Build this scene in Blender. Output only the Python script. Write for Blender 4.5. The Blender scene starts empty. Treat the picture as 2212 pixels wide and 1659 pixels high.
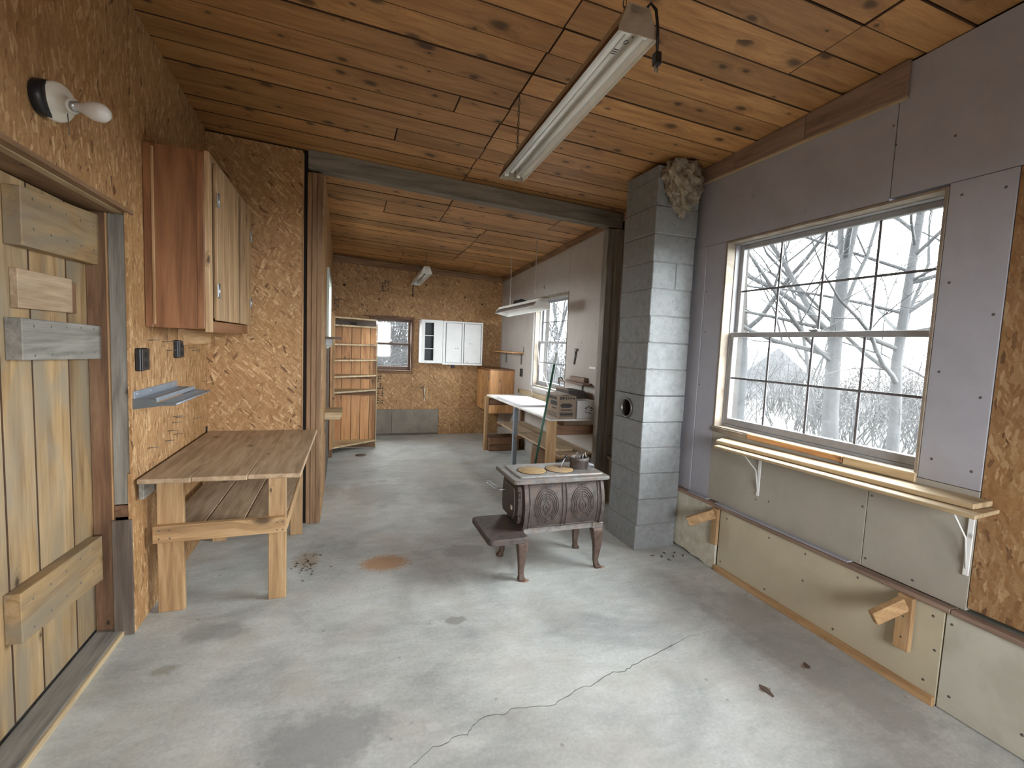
import bpy, bmesh, math, random
from mathutils import Vector, Matrix, noise

# ------------------------------------------------------------------ camera, sky, exposure
S = bpy.context.scene
COL = S.collection
CAM = (0.0, 0.0, 1.54)
R3 = ((0.94290857, -0.01252282, -0.33281617),
      (-0.33041503, 0.09031949, -0.93950428),
      (0.04182503, 0.99583411, 0.0810253))
cd = bpy.data.cameras.new('camera')
cd.sensor_fit = 'HORIZONTAL'; cd.sensor_width = 36.0; cd.lens = 36.0 * 1035.0 / 2212.0
cd.clip_start = 0.02; cd.clip_end = 300
cam = bpy.data.objects.new('camera', cd); COL.objects.link(cam)
m4 = Matrix(R3).to_4x4(); m4.translation = Vector(CAM); cam.matrix_world = m4
S.camera = cam

w = bpy.data.worlds.new('overcast_sky'); S.world = w; w.use_nodes = True
bg = w.node_tree.nodes['Background']
bg.inputs['Color'].default_value = (0.94, 0.972, 1.0, 1)
bg.inputs['Strength'].default_value = 14.0

S.view_settings.view_transform = 'Standard'; S.view_settings.look = 'None'
S.view_settings.gamma = 1.0; S.view_settings.use_curve_mapping = False
S.view_settings.exposure = 1.4

S.cycles.max_bounces = 7; S.cycles.diffuse_bounces = 4; S.cycles.glossy_bounces = 2; S.cycles.transmission_bounces = 3; S.cycles.transparent_max_bounces = 6
S.cycles.adaptive_threshold = 0.03
def portal(name, loc, rot, sx, sy):
    l = bpy.data.lights.new(name, 'AREA'); l.shape = 'RECTANGLE'; l.size = sx; l.size_y = sy
    l.cycles.is_portal = True
    o = bpy.data.objects.new(name, l); COL.objects.link(o); o.location = loc; o.rotation_euler = rot
    return o
H = math.pi / 2
portal('daylight_portal', (2.73, 2.11, 1.68), (0, H, 0), 1.32, 1.34)
portal('daylight_portal', (2.73, 5.81, 1.59), (0, H, 0), 1.24, 1.06)
portal('daylight_portal', (0.73, 8.02, 1.46), (-H, 0, 0), 0.70, 0.88)
portal('daylight_portal', (-0.37, 5.875, 1.83), (0, -H, 0), .70, 1.04)
portal('daylight_portal', (0.9, -2.12, 1.55), (H, 0, 0), 1.4, 1.2)

# ------------------------------------------------------------------ helpers
WM = {}
def cz(x, y): return 3.18 - 0.045 * x - 0.05 * y           # sloping ceiling plane

def setp(o, parent):
    if parent is not None:
        o.parent = parent
        o.matrix_parent_inverse = WM.get(parent.name, Matrix.Identity(4)).inverted()

def reg(o, parent=None):
    COL.objects.link(o)
    WM[o.name] = Matrix.Translation(o.location)
    setp(o, parent)
    return o

def tag(o, label, cat, group=None, kind=None):
    o['label'] = label; o['category'] = cat
    if group: o['group'] = group
    if kind: o['kind'] = kind
    return o

def thing(name, label, cat, loc=(0, 0, 0), group=None, kind=None):
    o = bpy.data.objects.new(name, None); o.empty_display_size = 0.05; o.location = loc
    reg(o); return tag(o, label, cat, group, kind)

def finish(name, bm, mat, parent=None, smooth=False):
    vs = [v.co for v in bm.verts]
    lo = Vector((min(v.x for v in vs), min(v.y for v in vs), min(v.z for v in vs)))
    hi = Vector((max(v.x for v in vs), max(v.y for v in vs), max(v.z for v in vs)))
    c = (lo + hi) / 2
    for v in bm.verts: v.co -= c
    bmesh.ops.recalc_face_normals(bm, faces=bm.faces)
    me = bpy.data.meshes.new(name); bm.to_mesh(me); bm.free()
    if smooth:
        for p in me.polygons: p.use_smooth = True
    if mat: me.materials.append(mat)
    o = bpy.data.objects.new(name, me); o.location = c
    reg(o, parent); return o

def box(name, x0, x1, y0, y1, z0, z1, mat, parent=None, bev=0.002):
    bm = bmesh.new(); add_box(bm, x0, x1, y0, y1, z0, z1, bev)
    return finish(name, bm, mat, parent)

def add_box(bm, x0, x1, y0, y1, z0, z1, bev=0.0):
    r = bmesh.ops.create_cube(bm, size=1.0)
    for v in r['verts']:
        v.co = Vector(((x0 + x1) / 2 + v.co.x * (x1 - x0), (y0 + y1) / 2 + v.co.y * (y1 - y0), (z0 + z1) / 2 + v.co.z * (z1 - z0)))
    b = min(bev, 0.3 * min(abs(x1 - x0), abs(y1 - y0), abs(z1 - z0)))
    if b > 0:
        es = list({e for v in r['verts'] for e in v.link_edges})
        bmesh.ops.bevel(bm, geom=es, offset=b, segments=1, affect='EDGES')

def hexa(name, pts8, mat, parent=None, bev=0.002):
    """pts8: bottom loop of four, then top loop of four"""
    bm = bmesh.new(); vs = [bm.verts.new(p) for p in pts8]
    for f in ((3, 2, 1, 0), (4, 5, 6, 7), (0, 1, 5, 4), (1, 2, 6, 5), (2, 3, 7, 6), (3, 0, 4, 7)):
        bm.faces.new([vs[i] for i in f])
    if bev > 0: bmesh.ops.bevel(bm, geom=list(bm.edges), offset=bev, segments=1, affect='EDGES')
    return finish(name, bm, mat, parent)

def add_prism(bm, pts, axis, a0, a1):
    """polygon (u,v) extruded along axis: x->(y,z), y->(x,z), z->(x,y)"""
    def P(u, v, a):
        return {'x': (a, u, v), 'y': (u, a, v), 'z': (u, v, a)}[axis]
    A = [bm.verts.new(P(u, v, a0)) for u, v in pts]; B = [bm.verts.new(P(u, v, a1)) for u, v in pts]
    bm.faces.new(A); bm.faces.new(B[::-1]); n = len(pts)
    for i in range(n): bm.faces.new((A[i], B[i], B[(i + 1) % n], A[(i + 1) % n]))

def prism(name, pts, axis, a0, a1, mat, parent=None, bev=0.0):
    bm = bmesh.new(); add_prism(bm, pts, axis, a0, a1)
    if bev: bmesh.ops.bevel(bm, geom=list(bm.edges), offset=bev, segments=1, affect='EDGES')
    return finish(name, bm, mat, parent)

def add_tube(bm, pts, r, seg=8, r1=None, closed=False, cap=True):
    pts = [Vector(p) for p in pts]; n = len(pts); rings = []; up = None
    for i, p in enumerate(pts):
        if closed: t = pts[(i + 1) % n] - pts[i - 1]
        else: t = (pts[min(i + 1, n - 1)] - pts[max(i - 1, 0)])
        t.normalize()
        if up is None:
            up = t.orthogonal().normalized()
        else:
            up = up - t * up.dot(t)
            if up.length < 1e-6: up = t.orthogonal()
            up.normalize()
        s = t.cross(up)
        rr = r if r1 is None else r + (r1 - r) * i / max(1, n - 1)
        rings.append([bm.verts.new(p + (up * math.cos(a) + s * math.sin(a)) * rr) for a in [2 * math.pi * k / seg for k in range(seg)]])
    m = n if closed else n - 1
    for i in range(m):
        A, B = rings[i], rings[(i + 1) % n]
        for k in range(seg):
            bm.faces.new((A[k], A[(k + 1) % seg], B[(k + 1) % seg], B[k]))
    if cap and not closed:
        bm.faces.new(rings[0][::-1]); bm.faces.new(rings[-1])

def tube(name, pts, r, mat, parent=None, seg=8, r1=None, closed=False):
    bm = bmesh.new(); add_tube(bm, pts, r, seg, r1, closed)
    return finish(name, bm, mat, parent, True)

def add_lathe(bm, prof, c, axis, seg=24):
    """prof: (radius, along) list"""
    c = Vector(c); ax = Vector(axis).normalized(); u = ax.orthogonal().normalized(); v = ax.cross(u); rings = []
    for r, a in prof:
        if r < 1e-6: rings.append([bm.verts.new(c + ax * a)])
        else: rings.append([bm.verts.new(c + ax * a + (u * math.cos(t) + v * math.sin(t)) * r) for t in [2 * math.pi * k / seg for k in range(seg)]])
    for A, B in zip(rings, rings[1:]):
        for k in range(seg):
            if len(A) == 1 and len(B) == 1: continue
            if len(A) == 1: bm.faces.new((A[0], B[k], B[(k + 1) % seg]))
            elif len(B) == 1: bm.faces.new((A[k], A[(k + 1) % seg], B[0]))
            else: bm.faces.new((A[k], A[(k + 1) % seg], B[(k + 1) % seg], B[k]))

def lathe(name, prof, c, axis, mat, parent=None, seg=24, smooth=True):
    bm = bmesh.new(); add_lathe(bm, prof, c, axis, seg)
    return finish(name, bm, mat, parent, smooth)

def add_loft(bm, loops):
    rings = [[bm.verts.new(p) for p in l] for l in loops]; n = len(rings[0])
    for A, B in zip(rings, rings[1:]):
        for k in range(n): bm.faces.new((A[k], A[(k + 1) % n], B[(k + 1) % n], B[k]))
    bm.faces.new(rings[0][::-1]); bm.faces.new(rings[-1])

def rrect(cx, cy, z, hx, hy, r, seg=3):
    out = []
    for qx, qy, a0 in ((1, 1, 0), (-1, 1, H), (-1, -1, 2 * H), (1, -1, 3 * H)):
        for k in range(seg + 1):
            a = a0 + H * k / seg
            out.append((cx + qx * (hx - r) + r * math.cos(a), cy + qy * (hy - r) + r * math.sin(a), z))
    return out

# ------------------------------------------------------------------ materials
def nmat(name):
    m = bpy.data.materials.new(name); m.use_nodes = True; nt = m.node_tree
    b = nt.nodes['Principled BSDF']; b.inputs['Roughness'].default_value = 0.7
    return m, nt, b
def nd(nt, t, props=None, ins=None):
    n = nt.nodes.new('ShaderNode' + t)
    for k, v in (props or {}).items(): setattr(n, k, v)
    for k, v in (ins or {}).items():
        s = n.inputs[k]
        if isinstance(v, bpy.types.NodeSocket): nt.links.new(v, s)
        else: s.default_value = v
    return n
def ramp(nt, fac, stops, interp='LINEAR'):
    r = nt.nodes.new('ShaderNodeValToRGB'); cr = r.color_ramp; cr.interpolation = interp
    while len(cr.elements) < len(stops): cr.elements.new(0.5)
    for e, (p, c) in zip(cr.elements, stops):
        e.position = p; e.color = (c[0], c[1], c[2], 1) if isinstance(c, (tuple, list)) else (c, c, c, 1)
    nt.links.new(fac, r.inputs[0]); return r.outputs[0]
def mixc(nt, fac, a, b, mode='MIX'):
    n = nt.nodes.new('ShaderNodeMix'); n.data_type = 'RGBA'; n.blend_type = mode
    for i, v in ((0, fac), (6, a), (7, b)):
        if isinstance(v, bpy.types.NodeSocket): nt.links.new(v, n.inputs[i])
        else: n.inputs[i].default_value = (*v, 1) if isinstance(v, tuple) else v
    return n.outputs[2]
def math_(nt, op, a, b=0.0, clamp=False):
    n = nt.nodes.new('ShaderNodeMath'); n.operation = op; n.use_clamp = clamp
    for i, v in ((0, a), (1, b)):
        if isinstance(v, bpy.types.NodeSocket): nt.links.new(v, n.inputs[i])
        else: n.inputs[i].default_value = v
    return n.outputs[0]
def coords(nt, rnd=True):
    c = nd(nt, 'TexCoord').outputs['Object']
    if not rnd: return c, None
    r = nd(nt, 'ObjectInfo').outputs['Random']
    off = nd(nt, 'VectorMath', {'operation': 'SCALE'}, {0: (37.3, 91.7, 53.1), 'Scale': r}).outputs[0]
    return nd(nt, 'VectorMath', {'operation': 'ADD'}, {0: c, 1: off}).outputs[0], r
def mapping(nt, v, scale=(1, 1, 1), rot=(0, 0, 0), loc=(0, 0, 0)):
    return nd(nt, 'Mapping', None, {'Vector': v, 'Scale': scale, 'Rotation': rot, 'Location': loc}).outputs[0]
def bump(nt, b, h, strength=0.3, dist=0.004):
    n = nd(nt, 'Bump', None, {'Height': h, 'Strength': strength, 'Distance': dist}); nt.links.new(n.outputs[0], b.inputs['Normal'])

_M = {}
def wood(key, dark, mid, light, axis='x', knots=0.5, grain=1.0, vary=0.35, grey=None, rough=0.68, blotch=0.3):
    k = (key, axis)
    if k in _M: return _M[k]
    m, nt, b = nmat(key + '_' + axis)
    v, rnd = coords(nt)
    st = {'x': (0.09, 1, 1), 'y': (1, 0.09, 1), 'z': (1, 1, 0.09)}[axis]
    # knots: sparse cells of a voronoi field
    sx3 = nd(nt, 'SeparateXYZ', None, {0: v}).outputs; ai = 'xyz'.index(axis); o1, o2 = [q for q in range(3) if q != ai]
    kv = nd(nt, 'CombineXYZ', None, {0: math_(nt, 'MULTIPLY', sx3[ai], 3.4), 1: math_(nt, 'MULTIPLY', math_(nt, 'ADD', sx3[o1], sx3[o2]), 6.0), 2: 0.0}).outputs[0]
    kn_ = nd(nt, 'TexNoise', None, {'Vector': kv, 'Scale': 4.0, 'Detail': 2.0}).outputs['Color']
    kv = nd(nt, 'VectorMath', {'operation': 'ADD'}, {0: kv, 1: nd(nt, 'VectorMath', {'operation': 'SCALE'}, {0: kn_, 'Scale': 0.12}).outputs[0]}).outputs[0]
    vk = nd(nt, 'TexVoronoi', {'feature': 'F1', 'voronoi_dimensions': '2D'}, {'Vector': kv, 'Scale': 1.0, 'Randomness': 1.0})
    sep = nd(nt, 'SeparateColor', None, {0: vk.outputs['Color']})
    pick = math_(nt, 'LESS_THAN', sep.outputs[0], knots)
    kd = math_(nt, 'DIVIDE', vk.outputs['Distance'], math_(nt, 'ADD', math_(nt, 'MULTIPLY', math_(nt, 'POWER', sep.outputs[1], 2.5), 1.35), 0.4))
    near = math_(nt, 'MULTIPLY', ramp(nt, kd, [(0.0, 1.0), (0.20, 0.35), (0.34, 0.0)]), pick)
    core = math_(nt, 'MULTIPLY', ramp(nt, kd, [(0.0, 1.0), (0.06, 0.9), (0.13, 0.0)]), pick)
    warp = nd(nt, 'VectorMath', {'operation': 'SCALE'}, {0: (0.05, 0.05, 0.05), 'Scale': near}).outputs[0]
    v2 = nd(nt, 'VectorMath', {'operation': 'ADD'}, {0: v, 1: warp}).outputs[0]
    g = nd(nt, 'TexNoise', None, {'Vector': mapping(nt, v2, st), 'Scale': 26.0 * grain, 'Detail': 5.0, 'Roughness': 0.6, 'Distortion': 0.5}).outputs[0]
    c = ramp(nt, g, [(0.30, dark), (0.50, mid), (0.70, light)])
    f = nd(nt, 'TexNoise', None, {'Vector': mapping(nt, v2, tuple(q * 0.35 if q < 1 else q for q in st)), 'Scale': 170.0, 'Detail': 2.0}).outputs[0]
    c = mixc(nt, 0.35, c, ramp(nt, f, [(0.3, 0.35), (0.65, 0.62)]), 'OVERLAY')
    bl = nd(nt, 'TexNoise', None, {'Vector': mapping(nt, v, tuple(0.35 if q < 1 else 1 for q in st)), 'Scale': 4.5, 'Detail': 3.0}).outputs[0]
    c = mixc(nt, math_(nt, 'MULTIPLY', ramp(nt, bl, [(0.48, 0.0), (0.72, 1.0)]), blotch), c, tuple(q * 0.45 for q in dark))
    if grey:
        gn = nd(nt, 'TexNoise', None, {'Vector': mapping(nt, v, tuple(0.4 if q < 1 else 1 for q in st), loc=(7, 3, 5)), 'Scale': 5.0, 'Detail': 5.0, 'Distortion': 0.8}).outputs[0]
        c = mixc(nt, math_(nt, 'MULTIPLY', ramp(nt, gn, [(0.40, 0.0), (0.62, 1.0)]), 0.85), c, grey)
    c = mixc(nt, math_(nt, 'MULTIPLY', near, 0.45), c, tuple(q * 0.5 for q in dark))
    c = mixc(nt, math_(nt, 'MULTIPLY', core, 0.85), c, tuple(q * 0.16 for q in dark))
    val = math_(nt, 'ADD', math_(nt, 'MULTIPLY', rnd, vary), 1.0 - vary / 2)
    c = mixc(nt, 1.0, c, nd(nt, 'CombineColor', None, {0: val, 1: val, 2: val}).outputs[0], 'MULTIPLY')
    nt.links.new(c, b.inputs['Base Color']); b.inputs['Roughness'].default_value = rough
    bump(nt, b, f, 0.06, 0.001)
    _M[k] = m; return m

def osb(plane, tint=1.0):
    k = ('osb', plane, tint)
    if k in _M: return _M[k]
    m, nt, b = nmat('strand_board_' + plane)
    v, rnd = coords(nt)
    s = nd(nt, 'SeparateXYZ', None, {0: v})
    u = math_(nt, 'ADD', s.outputs[0], s.outputs[1])
    uv = nd(nt, 'CombineXYZ', None, {0: u, 1: s.outputs[2], 2: 0.0}).outputs[0]
    dn = nd(nt, 'TexNoise', {'noise_dimensions': '2D'}, {'Vector': uv, 'Scale': 35.0, 'Detail': 2.0})
    dv = nd(nt, 'VectorMath', {'operation': 'SCALE'}, {0: dn.outputs['Color'], 'Scale': 0.012}).outputs[0]
    uv = nd(nt, 'VectorMath', {'operation': 'ADD'}, {0: uv, 1: dv}).outputs[0]
    val = None
    angs = ((0.3, 11, 46, 0.0), (-0.55, 13, 58, 0.45), (1.25, 12, 50, 0.55), (-1.1, 14, 66, 0.6), (0.75, 16, 80, 0.62)) if plane == 'xz' else \
           ((1.35, 11, 46, 0.0), (1.75, 13, 58, 0.45), (1.15, 12, 52, 0.5), (2.1, 14, 66, 0.55), (1.5, 18, 75, 0.6))
    for i, (a, sx, sy, th) in enumerate(angs):
        vv = mapping(nt, mapping(nt, uv, (1, 1, 1), (0, 0, a), (3.1 * i, 1.7 * i, 0)), (sx * 1.2, sy * 1.15, 1))
        vo = nd(nt, 'TexVoronoi', {'voronoi_dimensions': '2D', 'feature': 'F1'}, {'Vector': vv, 'Scale': 1.0, 'Randomness': 1.0})
        sc = nd(nt, 'SeparateColor', None, {0: vo.outputs['Color']})
        if val is None: val = sc.outputs[0]
        else:
            pk = math_(nt, 'GREATER_THAN', sc.outputs[1], th)
            mx = nd(nt, 'Mix', None, {0: pk, 2: val, 3: sc.outputs[0]}); val = mx.outputs[0]
    t = tint
    c = ramp(nt, val, [(0.0, (0.11 * t, 0.05 * t, 0.02 * t)), (0.03, (0.25 * t, 0.127 * t, 0.048 * t)), (0.09, (0.33 * t, 0.168 * t, 0.064 * t)), (0.6, (0.385 * t, 0.218 * t, 0.092 * t)), (0.85, (0.45 * t, 0.272 * t, 0.124 * t)), (1.0, (0.58 * t, 0.39 * t, 0.205 * t))])
    fn = nd(nt, 'TexNoise', None, {'Vector': v, 'Scale': 90.0, 'Detail': 3.0}).outputs[0]
    c = mixc(nt, 0.4, c, ramp(nt, fn, [(0.3, 0.34), (0.7, 0.62)]), 'OVERLAY')
    big = nd(nt, 'TexNoise', None, {'Vector': v, 'Scale': 2.2, 'Detail': 2.0}).outputs[0]
    c = mixc(nt, 0.35, c, ramp(nt, big, [(0.3, 0.36), (0.7, 0.62)]), 'OVERLAY')
    nt.links.new(c, b.inputs['Base Color']); b.inputs['Roughness'].default_value = 0.62
    bump(nt, b, fn, 0.15, 0.002)
    _M[k] = m; return m

def plain(name, col, rough=0.6, metal=0.0, noise_amt=0.15, scale=14.0, bumpy=0.0, spots=None, rnd=True, dirt=None, detail=5.0):
    if name in _M: return _M[name]
    m, nt, b = nmat(name)
    v, r = coords(nt, rnd)
    n = nd(nt, 'TexNoise', None, {'Vector': v, 'Scale': scale, 'Detail': detail, 'Roughness': 0.6}).outputs[0]
    lo = tuple(max(0, q * (1 - noise_amt * 1.6)) for q in col); hi = tuple(min(1, q * (1 + noise_amt)) for q in col)
    c = ramp(nt, n, [(0.28, lo), (0.52, col), (0.75, hi)])
    if dirt:
        dcol, amt, ds = dirt
        d = nd(nt, 'TexNoise', None, {'Vector': v, 'Scale': ds, 'Detail': 6.0, 'Roughness': 0.65, 'Distortion': 0.6}).outputs[0]
        c = mixc(nt, math_(nt, 'MULTIPLY', ramp(nt, d, [(0.46, 0.0), (0.66, 1.0)]), amt), c, dcol)
    if spots:
        scol, dens, ss = spots
        vo = nd(nt, 'TexVoronoi', {'feature': 'F1'}, {'Vector': v, 'Scale': ss, 'Randomness': 1.0})
        sp = nd(nt, 'SeparateColor', None, {0: vo.outputs['Color']})
        k = math_(nt, 'MULTIPLY', math_(nt, 'LESS_THAN', sp.outputs[0], dens), ramp(nt, vo.outputs['Distance'], [(0.08, 1.0), (0.2, 0.0)]))
        c = mixc(nt, math_(nt, 'MULTIPLY', k, 0.8), c, scol)
    nt.links.new(c, b.inputs['Base Color']); b.inputs['Roughness'].default_value = rough; b.inputs['Metallic'].default_value = metal
    if bumpy > 0.1:
        f = nd(nt, 'TexNoise', None, {'Vector': v, 'Scale': scale * 9, 'Detail': 2.0}).outputs[0]; bump(nt, b, f, bumpy, 0.004)
    _M[name] = m; return m

def concrete_floor():
    m, nt, b = nmat('worn_concrete')
    c0 = nd(nt, 'NewGeometry').outputs['Position']
    n1 = nd(nt, 'TexNoise', None, {'Vector': c0, 'Scale': 1.6, 'Detail': 6.0, 'Roughness': 0.62, 'Distortion': 0.7}).outputs[0]
    col = ramp(nt, n1, [(0.30, (0.32, 0.33, 0.32)), (0.45, (0.43, 0.445, 0.43)), (0.58, (0.50, 0.515, 0.495)), (0.75, (0.58, 0.585, 0.565))])
    n2 = nd(nt, 'TexNoise', None, {'Vector': mapping(nt, c0, (0.7, 1.6, 1), (0, 0, 0.5)), 'Scale': 7.0, 'Detail': 7.0, 'Roughness': 0.7, 'Distortion': 0.4}).outputs[0]
    col = mixc(nt, 0.55, col, ramp(nt, n2, [(0.3, 0.36), (0.7, 0.63)]), 'OVERLAY')
    n3 = nd(nt, 'TexNoise', None, {'Vector': c0, 'Scale': 60.0, 'Detail': 5.0, 'Roughness': 0.7}).outputs[0]
    col = mixc(nt, 0.5, col, ramp(nt, n3, [(0.3, 0.36), (0.7, 0.62)]), 'OVERLAY')
    # warm dusty patches
    n4 = nd(nt, 'TexNoise', None, {'Vector': c0, 'Scale': 3.1, 'Detail': 4.0}).outputs[0]
    col = mixc(nt, math_(nt, 'MULTIPLY', ramp(nt, n4, [(0.5, 0.0), (0.68, 1.0)]), 0.35), col, (0.40, 0.36, 0.30))
    # pits
    vo = nd(nt, 'TexVoronoi', {'feature': 'F1'}, {'Vector': c0, 'Scale': 11.0, 'Randomness': 1.0})
    sp = nd(nt, 'SeparateColor', None, {0: vo.outputs['Color']})
    k = math_(nt, 'MULTIPLY', math_(nt, 'LESS_THAN', sp.outputs[0], 0.16), ramp(nt, vo.outputs['Distance'], [(0.05, 1.0), (0.13, 0.0)]))
    col = mixc(nt, math_(nt, 'MULTIPLY', k, 0.5), col, (0.16, 0.15, 0.13))
    shared = {}
    def stain_or_shade(col, x, y, rx, ry, tint, amt, nscale, thr=0.5, rot=0.0):
        v = mapping(nt, nd(nt, 'VectorMath', {'operation': 'SUBTRACT'}, {0: c0, 1: (x, y, 0)}).outputs[0], (1, 1, 1), (0, 0, rot))
        v = mapping(nt, v, (1 / rx, 1 / ry, 0))
        L = nd(nt, 'VectorMath', {'operation': 'LENGTH'}, {0: v}).outputs['Value']
        q = 6.0 if nscale < 12 else (24.0 if nscale < 35 else 46.0)
        if q not in shared: shared[q] = nd(nt, 'TexNoise', None, {'Vector': c0, 'Scale': q, 'Detail': 4.0, 'Roughness': 0.7}).outputs[0]
        nn = shared[q]
        a = math_(nt, 'SUBTRACT', math_(nt, 'ADD', nn, 0.55), L)
        return mixc(nt, math_(nt, 'MULTIPLY', ramp(nt, a, [(thr - 0.08, 0.0), (thr + 0.14, 1.0)]), amt), col, tint)
    for args in ((0.29, 3.30, 0.30, 0.22, (0.42, 0.20, 0.06), 0.75, 42.0, 0.5), (-0.22, 3.47, 0.26, 0.4, (0.27, 0.18, 0.10), 0.6, 55.0, 0.72),
                 (0.61, 2.49, 0.11, 0.07, (0.24, 0.235, 0.22), 0.8, 22.0), (1.03, 2.90, 0.16, 0.10, (0.22, 0.22, 0.21), 0.75, 18.0),
                 (0.88, 3.35, 0.30, 0.22, (0.20, 0.19, 0.18), 0.45, 7.0), (-0.05, 1.85, 0.42, 0.30, (0.23, 0.235, 0.235), 0.65, 6.0),  # first entry is the stove's cast shade put into the floor colour
                 (0.36, 1.79, 0.05, 0.045, (0.60, 0.61, 0.61), 0.45, 40.0), (-0.62, 2.72, 0.32, 0.16, (0.24, 0.24, 0.23), 0.55, 10.0, 0.5, 0.4),
                 (1.14, 2.82, 0.06, 0.05, (0.28, 0.11, 0.04), 0.8, 50.0), (1.74, 2.87, 0.06, 0.05, (0.28, 0.11, 0.04), 0.7, 50.0),
                 (1.0, 5.6, 1.0, 1.3, (0.30, 0.27, 0.21), 0.4, 4.0), (0.3, 4.9, 0.5, 0.7, (0.27, 0.25, 0.21), 0.45, 5.0),
                 (2.3, 1.75, 0.35, 1.2, (0.27, 0.265, 0.25), 0.5, 6.0), (1.86, 1.57, 0.05, 0.035, (0.16, 0.06, 0.03), 0.85, 40.0),  # first entry paints the shaded band of floor along the window wall
                 (2.2, 1.64, 0.05, 0.03, (0.17, 0.09, 0.05), 0.8, 40.0), (-0.75, 2.45, 0.16, 0.1, (0.24, 0.22, 0.17), 0.6, 30.0, 0.7)):
        col = stain_or_shade(col, *args)
    nt.links.new(col, b.inputs['Base Color']); b.inputs['Roughness'].default_value = 0.58
    bump(nt, b, n3, 0.16, 0.004)
    return m

CONC = concrete_floor()
PINE_C = lambda a='x': wood('ceiling_pine', (0.30, 0.138, 0.046), (0.43, 0.216, 0.075), (0.52, 0.288, 0.112), a, 0.75, 1.0, 0.45, None, 0.55, 0.3)
PINE = lambda a: wood('pine', (0.30, 0.165, 0.075), (0.43, 0.26, 0.125), (0.53, 0.35, 0.19), a, 0.4, 1.0, 0.3)
REDPINE = lambda a: wood('amber_pine', (0.36, 0.165, 0.065), (0.52, 0.265, 0.105), (0.62, 0.35, 0.155), a, 0.35, 0.8, 0.4, None, 0.5, 0.15)
CABW = lambda a: wood('cabinet_wood', (0.155, 0.062, 0.025), (0.255, 0.11, 0.045), (0.33, 0.155, 0.068), a, 0.1, 0.7, 0.15, None, 0.45, 0.3)
CABD = lambda a: wood('cabinet_door_wood', (0.27, 0.155, 0.075), (0.45, 0.29, 0.15), (0.56, 0.40, 0.23), a, 0.1, 1.0, 0.2, None, 0.55, 0.3)
STUD = lambda a: wood('stud_wood', (0.155, 0.085, 0.042), (0.25, 0.145, 0.075), (0.33, 0.205, 0.115), a, 0.1, 0.8, 0.2, None, 0.7, 0.3)
DOORW = lambda a: wood('door_plank_wood', (0.21, 0.125, 0.055), (0.36, 0.235, 0.11), (0.45, 0.315, 0.165), a, 0.1, 0.9, 0.25, (0.24, 0.20, 0.14), 0.7, 0.35)
GREYW = lambda a: wood('weathered_grey_wood', (0.155, 0.145, 0.125), (0.25, 0.235, 0.205), (0.33, 0.31, 0.275), a, 0.1, 1.0, 0.2, None, 0.8, 0.35)
DARKW = lambda a: wood('dark_brown_wood', (0.075, 0.055, 0.042), (0.13, 0.10, 0.08), (0.18, 0.145, 0.115), a, 0.3, 0.9, 0.15, None, 0.75, 0.4)  # plain dark brown timber
BROWNW = lambda a: wood('brown_trim_wood', (0.11, 0.055, 0.028), (0.19, 0.10, 0.052), (0.25, 0.145, 0.08), a, 0.1, 1.0, 0.2, None, 0.7, 0.2)
TABW = lambda a: wood('table_wood', (0.29, 0.195, 0.115), (0.42, 0.30, 0.19), (0.51, 0.39, 0.265), a, 0.1, 0.9, 0.16, None, 0.65, 0.3)
LEGW = lambda a: wood('leg_wood', (0.27, 0.155, 0.07), (0.42, 0.26, 0.125), (0.51, 0.345, 0.185), a, 0.1, 0.9, 0.16, None, 0.65, 0.25)
PALEW = lambda a: wood('pale_pine', (0.31, 0.22, 0.12), (0.45, 0.34, 0.20), (0.54, 0.43, 0.27), a, 0.1, 0.9, 0.15, None, 0.6, 0.2)
BEAMW = lambda a: wood('grey_beam_wood', (0.14, 0.125, 0.10), (0.23, 0.205, 0.165), (0.30, 0.27, 0.215), a, 0.1, 0.9, 0.2, None, 0.8, 0.3)
PURPW = lambda a: wood('aged_fascia_wood', (0.17, 0.11, 0.085), (0.26, 0.175, 0.13), (0.33, 0.235, 0.18), a, 0.3, 0.9, 0.25, None, 0.7, 0.3)
BLOCK = plain('concrete_block', (0.22, 0.23, 0.235), 0.85, 0, 0.14, 22.0, 0.55, ((0.14, 0.13, 0.12), 0.2, 18.0), True, ((0.19, 0.195, 0.19), 0.5, 5.0))
MORTAR = plain('mortar', (0.19, 0.19, 0.185), 0.9, 0, 0.2, 30.0, 0.4)
GYP = plain('bare_drywall', (0.36, 0.365, 0.41), 0.85, 0, 0.05, 5.0, 0.05, ((0.15, 0.13, 0.12), 0.07, 7.0), True, ((0.30, 0.29, 0.295), 0.35, 2.5))  # bluish base holds a little of the lens flare cast on this wall
GYPL = plain('pale_drywall', (0.44, 0.40, 0.365), 0.85, 0, 0.05, 5.0, 0.05, ((0.12, 0.09, 0.07), 0.10, 6.0), True, ((0.37, 0.335, 0.30), 0.3, 2.5))
BEIGE = plain('beige_panel', (0.47, 0.425, 0.31), 0.75, 0, 0.06, 4.0, 0.04, ((0.2, 0.16, 0.1), 0.05, 6.0), True, ((0.40, 0.355, 0.25), 0.4, 3.0))
GREENB = plain('pale_green_panel', (0.46, 0.455, 0.385), 0.75, 0, 0.07, 4.0, 0.04, None, True, ((0.33, 0.31, 0.24), 0.45, 3.5))
TANB = plain('tan_grey_panel', (0.36, 0.335, 0.285), 0.8, 0, 0.06, 4.0, 0.05, ((0.13, 0.11, 0.1), 0.08, 7.0), True, ((0.30, 0.275, 0.235), 0.4, 3.0))
MOLDY = plain('mouldy_board', (0.60, 0.58, 0.49), 0.85, 0, 0.08, 9.0, 0.2, ((0.16, 0.15, 0.08), 0.25, 16.0), True, ((0.30, 0.28, 0.16), 0.55, 9.0))
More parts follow.
